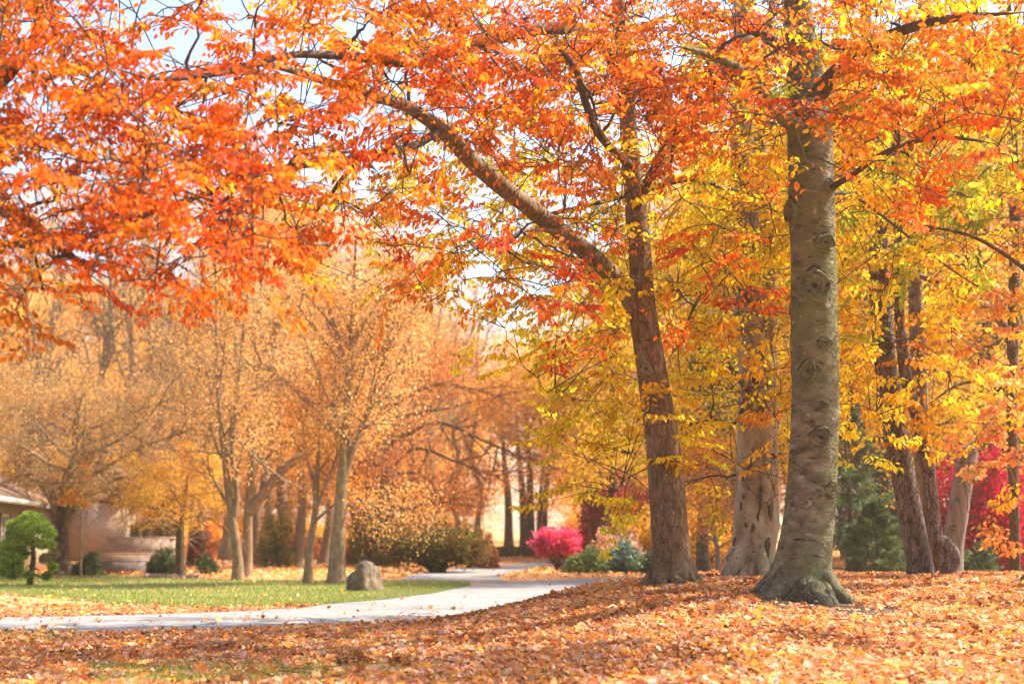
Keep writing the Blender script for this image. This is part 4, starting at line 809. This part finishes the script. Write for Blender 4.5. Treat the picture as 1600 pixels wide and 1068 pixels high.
shrub('pink_maple', 'small hot pink maple standing on the driveway edge', 872, 54, 70, 803, 'pink', 8000, .13, low=.5, cat='tree', stems=16, shell=.3)
shrub('dark_red_shrub', 'tall dark red shrub in front of the blue spruce', 950, 64, 92, 725, [((.36, .03, .05), 4), ((.5, .07, .09), 3), ((.58, .16, .16), 2)], 9000, .15)
shrub('plumed_grass', 'pale pink plumed ornamental shrub above the green groundcover', 968, 53, 80, 824, [((.75, .38, .34), 4), ((.8, .46, .36), 3), ((.7, .45, .2), 2)], 5500, .18, wr=.25, upright=.9)
shrub('orange_maple', 'low golden orange maple left of the brown trunk', 1012, 57, 120, 806, 'gold', 8000, .14)
shrub('orange_maple', 'red orange maple behind the brown leaning trunk', 1015, 70, 130, 735, [((.76, .2, .06), 4), ((.66, .1, .1), 3), ((.8, .32, .08), 3)], 12000, .17)
shrub('evergreen_shrub', 'rounded mid green bush at the left end of the road shrubs', 918, 50, 72, 862, [((.13, .19, .05), 4), ((.2, .25, .07), 3)], 6500, .10, leafmat=M_needle, group='green shrubs by the road bend')
shrub('evergreen_shrub', 'blue green bush between the mid green bush and brown trunk', 975, 50.5, 90, 852, 'blue', 7000, .11, leafmat=M_needle, group='green shrubs by the road bend')
shrub('evergreen_shrub', 'dark green bush tucked against the foot of the brown trunk', 1018, 49, 50, 868, 'green', 3500, .10, leafmat=M_needle, group='green shrubs by the road bend')
mid('grey_tree', 'small grey stemmed tree with thin orange leaves between the brown and pale beeches', 1118, 42, 690, .10, 'orange', 2600, .12, trunk=[(1122, 870), (1112, 820), (1100, 770), (1095, 710)], extra=[([(1118, 850), (1135, 800), (1140, 750)], .05), ([(1112, 820), (1085, 790), (1065, 770)], .04)], crown0=.3, spread=.42, n1=12, n2=6, n3=5, mat=M_grey, scat=.25)
shrub('orange_maple', 'gold leaved shrub behind the gap between the brown and pale beeches', 1090, 52, 110, 790, 'gold', 6500, .13)
shrub('crimson_maple', 'spreading crimson maple behind the grey broken trunk', 1545, 39, 200, 690, 'crim', 20000, .11, low=.12, cat='tree')
shrub('evergreen_shrub', 'glossy dark green rhododendron under the crimson maple', 1533, 35, 92, 862, 'green', 4500, .13, leafmat=M_needle, wr=.4)
shrub('evergreen_shrub', 'dark evergreen bush between the leaning trunk and the pine', 1400, 40, 70, 850, 'green', 3500, .1, leafmat=M_needle)
exec_end = True
# ------------------------------------------------------------------ house, terraces, hedges, small things
M_siding = flat_mat('cream siding', (.62, .55, .42), .7, .05, 3)
M_white = flat_mat('white trim', (.75, .73, .68), .5, .04)
M_roof = noise_mat('brown shingle roof', [(.3, (.12, .07, .05)), (.6, (.22, .14, .1)), (.85, (.4, .27, .18))], 6, (1, 1, 4), bump=.5, bdist=.03, second=[((.55, .33, .15), 5, .6, .7, (1, 1, 1))])
M_shut = flat_mat('brown shutter', (.2, .1, .07), .5)
def glass_mat():
    m, nt, N, Lk = newmat('window glass'); b = N.new('ShaderNodeBsdfPrincipled'); b.inputs['Base Color'].default_value = (.06, .07, .1, 1); b.inputs['Roughness'].default_value = .08
    o = N.new('ShaderNodeOutputMaterial'); Lk.new(b.outputs[0], o.inputs[0]); return m
M_glass = glass_mat()
def brick_mat(name, c1, c2, mortar, scale):
    m, nt, N, Lk = newmat(name); tc = N.new('ShaderNodeTexCoord'); mp = N.new('ShaderNodeMapping'); mp.inputs['Rotation'].default_value = (math.pi / 2, 0, 0)
    Lk.new(tc.outputs['Object'], mp.inputs[0]); bt = N.new('ShaderNodeTexBrick'); bt.inputs['Scale'].default_value = scale
    for k, c in (('Color1', c1), ('Color2', c2), ('Mortar', mortar)): bt.inputs[k].default_value = (*c, 1)
    bt.inputs['Mortar Size'].default_value = .03; Lk.new(mp.outputs[0], bt.inputs['Vector'])
    b = N.new('ShaderNodeBsdfPrincipled'); b.inputs['Roughness'].default_value = .85; Lk.new(bt.outputs[0], b.inputs['Base Color'])
    bn = N.new('ShaderNodeBump'); bn.inputs['Strength'].default_value = .4; bn.inputs['Distance'].default_value = .02; bn.invert = True
    Lk.new(bt.outputs['Fac'], bn.inputs['Height']); Lk.new(bn.outputs[0], b.inputs['Normal'])
    o = N.new('ShaderNodeOutputMaterial'); Lk.new(b.outputs[0], o.inputs[0]); return m
M_brick = brick_mat('pink buff brick', (.46, .30, .21), (.38, .24, .17), (.54, .44, .36), 2.2)
M_stone = noise_mat('grey brown wall block', [(.3, (.2, .145, .115)), (.55, (.34, .255, .205)), (.8, (.44, .35, .29))], 3, (1, 1, 2), bump=.6, bdist=.03, second=[((.12, .11, .12), 1.5, .55, .7, (1, 1, 1))])
M_slate = noise_mat('blue grey wall block', [(.3, (.14, .12, .125)), (.55, (.26, .22, .22)), (.8, (.36, .31, .3))], 3, (1, 1, 2), bump=.6, bdist=.03)

hA = np.array([-14.75, 38.0]); hB = np.array([-18.55, 58.6]); dv = hB - hA; hl = np.linalg.norm(dv); dv /= hl; nv = np.array([dv[1], -dv[0]])  # nv faces the camera side
house = empty('house', (hA[0], hA[1], 0), 'low cream house with brown shingle roof and pale brick wing at the left edge', 'house')
u3 = np.array([dv[0], dv[1], 0]); n3 = np.array([nv[0], nv[1], 0]); z3 = np.array([0, 0, 1.])
O3 = np.array([hA[0], hA[1], 0])
Geo().obox(O3 + u3 * hl / 2 - n3 * 4 + z3 * 1.2, u3 * hl, n3 * 8, z3 * 2.4).build('wall', M_siding, house)
g = Geo(); ev = O3 + n3 * .55 + z3 * 2.30; rd = O3 - n3 * 4 + z3 * 4.3; bk = O3 - n3 * 8.5 + z3 * 2.3
for a, b in ((ev, rd), (rd, bk)):
    off = z3 * .16; V = [a - u3 * .4, a + u3 * (hl + .4), b + u3 * (hl + .4), b - u3 * .4]; V = V + [v + off for v in V]
    g.add(V, [(0, 3, 2, 1), (4, 5, 6, 7), (0, 1, 5, 4), (1, 2, 6, 5), (2, 3, 7, 6), (3, 0, 4, 7)])
g.build('roof', M_roof, house)
Geo().obox(ev + u3 * hl / 2 + n3 * .08 + z3 * .07, u3 * (hl + .8), n3 * .14, z3 * .15).build('gutter', M_white, house)
dq = ev + u3 * (hl - 2.2) + n3 * .05
Geo().tubes(np.array([dq + z3 * .0, dq - z3 * .25, dq - n3 * .5 - z3 * .6, dq - n3 * .52 - z3 * 2.2]), .05, 8).build('downspout', M_white, house)
for k, s in enumerate((7.6, 12.0)):
    c = O3 + u3 * s + z3 * 1.35
    wn = Geo(); 
    for du, dz, lu, lz in ((0, .62, 1.3, .1), (0, -.62, 1.3, .1), (-.6, 0, .1, 1.14), (.6, 0, .1, 1.14), (0, 0, .05, 1.14), (0, 0.02, 1.1, .05)):
        wn.obox(c + u3 * du + z3 * dz + n3 * (.03 + (.004 if lu == 1.1 else 0)), u3 * lu, n3 * .08, z3 * lz)
    wo = wn.build('window', M_white, house)
    pg = Geo(); pg.obox(c + n3 * .012, u3 * 1.1, n3 * .03, z3 * 1.14); po = pg.build('pane', M_glass, house); po.parent = wo
    for sg in (-1, 1): Geo().obox(c + u3 * sg * .9 + n3 * .03, u3 * .38, n3 * .06, z3 * 1.35).build('shutter', M_shut, house)
Geo().box(-18.2, -15.42, 57.2, 65, .3, 3.05).build('brick_wall', M_brick, house)
Geo().box(-15.42, -15.30, 57.15, 57.35, .3, 3.05).build('corner_trim', M_white, house)
g = Geo(); V = [(-18.6, 56.7, 3.05), (-14.95, 56.7, 3.05), (-14.95, 65.5, 3.05), (-18.6, 65.5, 3.05), (-16.8, 58.5, 4.3), (-16.8, 64, 4.3)]
g.add(V, [(0, 1, 4, 4)[:3] + (4,)][:0] or np.zeros((0, 4), int)); g.add(V, [(0, 1, 4), (2, 3, 5)]); g.add(V, [(1, 2, 5, 4), (3, 0, 4, 5), (0, 3, 2, 1)]); g.build('wing_roof', M_roof, house)

def wall(label, xs, y, z0, z1, mat, capm, th=.3, group='garden retaining walls'):
    e = empty('retaining_wall', ((xs[0] + xs[1]) / 2, y, 0), label, 'wall', group)
    Geo().box(xs[0], xs[1], y, y + th, z0, z1).build('wall', mat, e)
    Geo().box(xs[0] - .05, xs[1] + .05, y - .05, y + th + .05, z1, z1 + .07).build('coping', capm, e); return e
def xa(px, d): return (px - CX) / FPX * d
wall('upper brown retaining wall below the clipped brown hedge', (xa(174, 54), xa(276, 54)), 54, .3, 1.2, M_stone, M_stone)
wall('middle brown retaining wall running under the brick wing', (xa(138, 52.5), xa(284, 52.5)), 52.5, 0, .62, M_stone, M_stone)
wall('lowest blue grey retaining wall along the lawn edge', (xa(150, 49.6), xa(246, 49.6)), 49.6, -.1, .42, M_slate, M_slate)
def slab(name, label, x0, x1, y0, y1, z):
    X, Y = np.meshgrid(np.linspace(x0, x1, 12), np.linspace(y0, y1, 12)); tag(sheet(name, X, Y, 0 * X + z, M_ground), label, kind='structure')
slab('lower_terrace', 'leaf covered lower garden terrace', xa(130, 50), xa(246, 50), 49.9, 52.5, .40)
slab('upper_terrace', 'leaf covered upper garden terrace', xa(170, 54.3), xa(276, 54.3), 54.3, 64, 1.18)
def leafy_block(name, label, x0, x1, y0, y1, z0, z1, pal, n, L, group=None, cat='hedge'):
    e = empty(name, ((x0 + x1) / 2, (y0 + y1) / 2, z0), label, cat, group); c = np.array([(x0 + x1) / 2, (y0 + y1) / 2, (z0 + z1) / 2]); h = np.array([x1 - x0, y1 - y0, z1 - z0]) / 2
    u = R.uniform(-1, 1, (n, 3)); a = R.integers(0, 3, n); s = R.random(n) < .7; u[np.arange(n)[s], a[s]] = np.sign(u[np.arange(n)[s], a[s]]) * R.uniform(.85, 1.02, s.sum())
    u[:, 2] *= 1 - .08 * np.abs(u[:, 0]) ** 4; g = Geo(); P = c + u * h; scatter(g, DIAM, P, nrm(u + rnd(n) * .6), rnd(n), R.uniform(.7, 1.3, n) * L, .6, pick(BP_[pal] if isinstance(pal, str) else pal, n)); g.build('foliage', M_needle, e)
    k = max(4, int((x1 - x0) * 4)); bx = np.linspace(x0 + .1, x1 - .1, k); g = Geo(); b = np.stack([bx, np.full(k, c[1]), np.full(k, z0 - .02)], -1)
    for q in range(3): g.tubes(grow(b, np.array([0, 0, 1.]) + rnd(k) * .35, (z1 - z0) * .9, 4, .1, .1), np.array([[.02, .015, .01, .006]]), 4)
    g.build('stem', M_bark, e, smooth=True)
leafy_block('clipped_hedge', 'clipped brown and green hedge on the upper garden terrace', xa(212, 55.2), xa(272, 55.2), 54.9, 56.2, 1.18, 1.75, [((.2, .12, .03), 3), ((.3, .16, .04), 3), ((.12, .13, .03), 3)], 5000, .09)
b = gp(805, 86); leafy_block('clipped_hedge', 'low dark clipped hedge in front of the two close trunks', xa(774, 84), xa(838, 84), 84, 86, b[2], b[2] + .5, 'olive', 4000, .13)
shrub('crimson_maple', 'crimson maple behind the clipped brown hedge on the terrace', 224, 60, 46, 770, 'crim', 4500, .13, cat='tree', base_py=826, low=.2)
# stone edging of the beds
for lab, x0, x1, y in (('low line of edging stones under the fruit tree', xa(100, 48.6), xa(162, 48.6), 48.4), ('low line of edging stones under the weeping tree', xa(236, 45.6), xa(318, 45.6), 45.2)):
    e = empty('stone_edging', ((x0 + x1) / 2, y, 0), lab, 'edging', 'stone edgings of the garden beds'); x = x0
    while x < x1:
        l = R.uniform(.18, .34); g = Geo(); u, v = np.meshgrid(np.linspace(0, 2 * np.pi, 10, endpoint=False), np.linspace(-1.5, 1.5, 6)); rr = 1 + .15 * R.normal(size=u.shape)
        V = np.stack([x + l / 2 + l / 2 * rr * np.cos(v) * np.cos(u), y + .12 * rr * np.cos(v) * np.sin(u) + R.normal(0, .0), .05 + .09 * rr * np.sin(v)], -1); i = np.arange(60).reshape(6, 10)
        g.add(V, np.stack([i[:-1], np.roll(i[:-1], -1, 1), np.roll(i[1:], -1, 1), i[1:]], -1).reshape(-1, 4)); g.build('stone', M_stone, e, smooth=True); x += l * .98
# boulders
def boulder(name, label, px, d, wpx, hpx, mat, peak=.0, group=None, seed=0):
    rg = np.random.default_rng(seed); b = gp(px, d); rx = wpx / FPX * d / 2; H = hpx / FPX * d
    nu, nv_ = 40, 26; u, v = np.meshgrid(np.linspace(0, 2 * np.pi, nu, endpoint=False), np.linspace(0, 1, nv_))
    D = np.stack([np.cos(u) * np.cos(v * np.pi / 2), np.sin(u) * np.cos(v * np.pi / 2), np.sin(v * np.pi / 2)], -1)
    nrmv = nrm(np.vstack([rg.normal(size=(6, 3)) * np.array([1, 1, .6]), [[.35, -.1, 1], [1, 0, .25], [-1, -.2, .12], [-.45, -1, .25], [.7, -1, .3], [-.5, .1, 1.0]]])); h = rg.uniform(.78, .98, len(nrmv))
    dot = np.einsum('uvk,mk->uvm', D, nrmv); r = np.min(np.where(dot > .08, h / np.maximum(dot, .08), 9), -1); r = np.minimum(r, 1.25)
    r += .03 * np.sin(9 * D[..., 0] + 5 * D[..., 2]) + .02 * rg.normal(size=r.shape)
    V = D * r[..., None]; V[..., 0] = V[..., 0] * (1 - .12 * V[..., 2]) - peak * np.clip(V[..., 2], 0, 2) * .4
    V = V * np.array([rx, rx * .8, H]) + b - (0, 0, .06)
    i = np.arange(nu * nv_).reshape(nv_, nu); g = Geo(); g.add(V, np.stack([i[:-1], np.roll(i[:-1], -1, 1), np.roll(i[1:], -1, 1), i[1:]], -1).reshape(-1, 4))
    o = g.build(name, mat, None, smooth=False, origin=b); return tag(o, label, 'rock', group)
M_rock = noise_mat('lichened grey rock', [(.32, (.03, .022, .016)), (.46, (.085, .062, .042)), (.6, (.15, .115, .08)), (.78, (.27, .22, .15))], 4.5, (1.6, 1.6, .8), bump=.9, bdist=.06, second=[((.38, .31, .18), 1.6, .58, .72, (1.5, 1.5, .5))])
boulder('boulder', 'pointed grey boulder standing on the lawn by the road', 571, 34.6, 64, 56, M_rock, peak=.3, seed=4)
for lab, px, d, wp, hp in (('small pale rock among leaves at the left road edge', 47, 25.6, 26, 13), ('small flat rock right of the pale one at the road edge', 182, 26, 22, 9), ('little rock on the grass edge of the lawn by the road', 322, 25.6, 17, 8)):
    boulder('rock', lab, px, d, wp, hp, M_rock, seed=int(px), group='small rocks along the road edge')
boulder('rock', 'dark flat stone lying in the leaves right of the mossy beech', 1518, 19.2, 24, 7, M_rock, seed=77)
# sapling tied to its stake
b = gp(126, 46.5); e = empty('sapling', b, 'thin pale sapling with a few orange leaves in front of the fruit tree', 'tree')
T = np.vstack([b + (0, 0, -.1), pts([(126, 860), (127, 800), (128, 740), (132, 680), (134, 600)], 46.5)]); T2 = smooth_line(T, 20)
Geo().tubes(T2, np.linspace(.055, .012, 20), 8).build('trunk', M_tan, e, smooth=True); g = Geo(); ends = []
for q in ([(127, 805), (110, 785), (92, 765), (84, 740), (83, 700)], [(127, 790), (115, 760), (104, 730), (98, 690)], [(129, 760), (120, 740), (115, 700)], [(130, 735), (142, 728), (148, 715)]):
    E = smooth_line(pts(q, 46.5), 10); g.tubes(E, np.linspace(.022, .007, 10), 5); ends.append(E)
n = 420
c = np.vstack([pts([(100, 778), (108, 775), (116, 780), (124, 775), (118, 770), (128, 785), (128, 760), (130, 745), (132, 730)], 46.5)]); P = c[R.integers(0, len(c), n)] + rnd(n) * .10; lg = Geo()
scatter(lg, OVAL, P, rnd(n) + np.array([0, 0, -.8]), rnd(n), R.uniform(.1, .16, n), .8, pick(GOLD + [((.85, .3, .03), 4)], n)); lg.build('crown', M_leaf, e)
# dwarf conifer: pom clumps over a bare stem
b = gp(47, 38.5); e = empty('dwarf_conifer', b, 'bright green clumpy dwarf conifer with a bare dark stem, in front of the house', 'conifer')
T = smooth_line(np.vstack([b + (0, 0, -.1), pts([(47, 905), (52, 875), (51, 850), (48, 825), (46, 805)], 38.5)]), 16); g = Geo(); g.tubes(T, np.linspace(.10, .03, 16), 9); g.build('trunk', M_dark, e, smooth=True)
for q in ([(51, 880), (44, 884), (40, 888)], [(52, 888), (58, 888), (62, 891)], [(51, 870), (49, 860), (47, 855)], [(52, 896), (66, 900), (70, 896)], [(50, 850), (35, 850), (20, 860)], [(50, 850), (64, 845), (72, 850)], [(49, 840), (40, 830), (30, 826)], [(50, 862), (30, 868), (12, 878)]): Geo().tubes(smooth_line(pts(q, 38.5), 6), np.linspace(.03, .008, 6), 5).build('branch', M_dark, e, smooth=True)

cl = []
for px, py, r in [(47, 806, .2), (38, 812, .22), (57, 812, .22), (28, 818, .2), (66, 822, .22), (18, 820, .17), (48, 822, .26), (34, 830, .24), (60, 830, .22), (74, 836, .2), (24, 838, .22), (45, 840, .22), (16, 850, .22), (30, 852, .24), (8, 862, .22), (20, 866, .24), (36, 864, .18), (4, 878, .2), (16, 880, .22), (28, 878, .2), (8, 892, .16), (30, 892, .18), (42, 898, .12), (18, 896, .14), (78, 850, .17), (82, 866, .15), (80, 884, .15), (76, 896, .12), (66, 850, .14), (70, 872, .15), (12, 836, .12)]:
    for q in range(2): cl.append((at(px + R.normal(0, 2), py + R.normal(0, 2), 38.5 + R.uniform(-.55, .5)), r * R.uniform(.62, .92), px, py))
lg = Geo()
for c, r, px, py in cl:
    n = 420; d = nrm(rnd(n)); P = c + d * r * R.uniform(.6, 1, n)[:, None] * np.array([1, 1, .7]); pal = [((.15, .12, .04), 3), ((.22, .17, .05), 2)] if (px > 62 and py > 840 and R.random() < .5) else BP_['lime']
    scatter(lg, DIAM, P, nrm(d + rnd(n) * .35 + np.array([0, 0, .2])), rnd(n), R.uniform(.05, .1, n), .32, pick(pal, n))
lg.build('foliage', M_needle, e)
# wooden box and post by the pink maple
b = gp(893, 51); e = empty('planter_box', b, 'low dark wooden box with a corner post beside the pink maple', 'planter'); M_wood = noise_mat('dark wood', [(.3, (.09, .045, .03)), (.7, (.2, .11, .08))], 6, (1, 1, 6), bump=.3, bdist=.01)
g = Geo()
for k in range(3): g.box(b[0] - .38, b[0] + .18, b[1] - .3, b[1] - .26, b[2] + .02 + .15 * k, b[2] + .155 + .15 * k)
for k in range(3): g.box(b[0] - .38, b[0] - .34, b[1] - .256, b[1] + .2, b[2] + .02 + .15 * k, b[2] + .155 + .15 * k)
g.box(b[0] - .338, b[0] + .18, b[1] - .256, b[1] + .2, b[2], b[2] + .36); g.build('box', M_wood, e)
Geo().box(b[0] + .19, b[0] + .27, b[1] - .32, b[1] - .24, b[2] - .02, b[2] + .72).build('post', M_wood, e)
# far pale house seen between trunks
b = gp(388, 112); e = empty('house', b, 'distant white house glimpsed between the trunks left of centre', 'house'); x0, y0, z0 = b
Geo().box(x0 - 5, x0 + 4.5, y0, y0 + 7, z0 - .3, z0 + 2.7).build('wall', M_white, e)
g = Geo(); V = [(x0 - 5.5, y0 - .5, z0 + 2.7), (x0 + 5, y0 - .5, z0 + 2.7), (x0 + 5, y0 + 7.5, z0 + 2.7), (x0 - 5.5, y0 + 7.5, z0 + 2.7), (x0 - 4, y0 + 3.5, z0 + 4.6), (x0 + 3.5, y0 + 3.5, z0 + 4.6)]
g.add(V, [(0, 1, 5, 4), (2, 3, 4, 5), (0, 3, 2, 1)]); g.add(V, [(1, 2, 5), (3, 0, 4)]); g.build('roof', M_roof, e)
for k in (-3.2, -1, 1.4, 3.2):
    wo = Geo().box(x0 + k - .5, x0 + k + .5, y0 - .06, y0 - .003, z0 + .8, z0 + 2.1).build('window', M_shut, e); po = Geo().box(x0 + k - .42, x0 + k + .42, y0 - .08, y0 - .062, z0 + .88, z0 + 2.02).build('pane', M_glass, e); po.parent = wo
# ------------------------------------------------------------------ air
def haze(dens):
    m, nt, N, Lk = newmat('haze air'); v = N.new('ShaderNodeVolumePrincipled'); v.inputs['Color'].default_value = (1, .84, .60, 1); v.inputs['Density'].default_value = dens; v.inputs['Anisotropy'].default_value = .4
    o = N.new('ShaderNodeOutputMaterial'); Lk.new(v.outputs[0], o.inputs['Volume'])
    o = Geo().box(-610, 610, -70, 1510, -1.5, 32).build('haze', m); o.display_type = 'WIRE'; tag(o, 'thin warm autumn haze fading the far trees', kind='stuff')
haze(.0008)
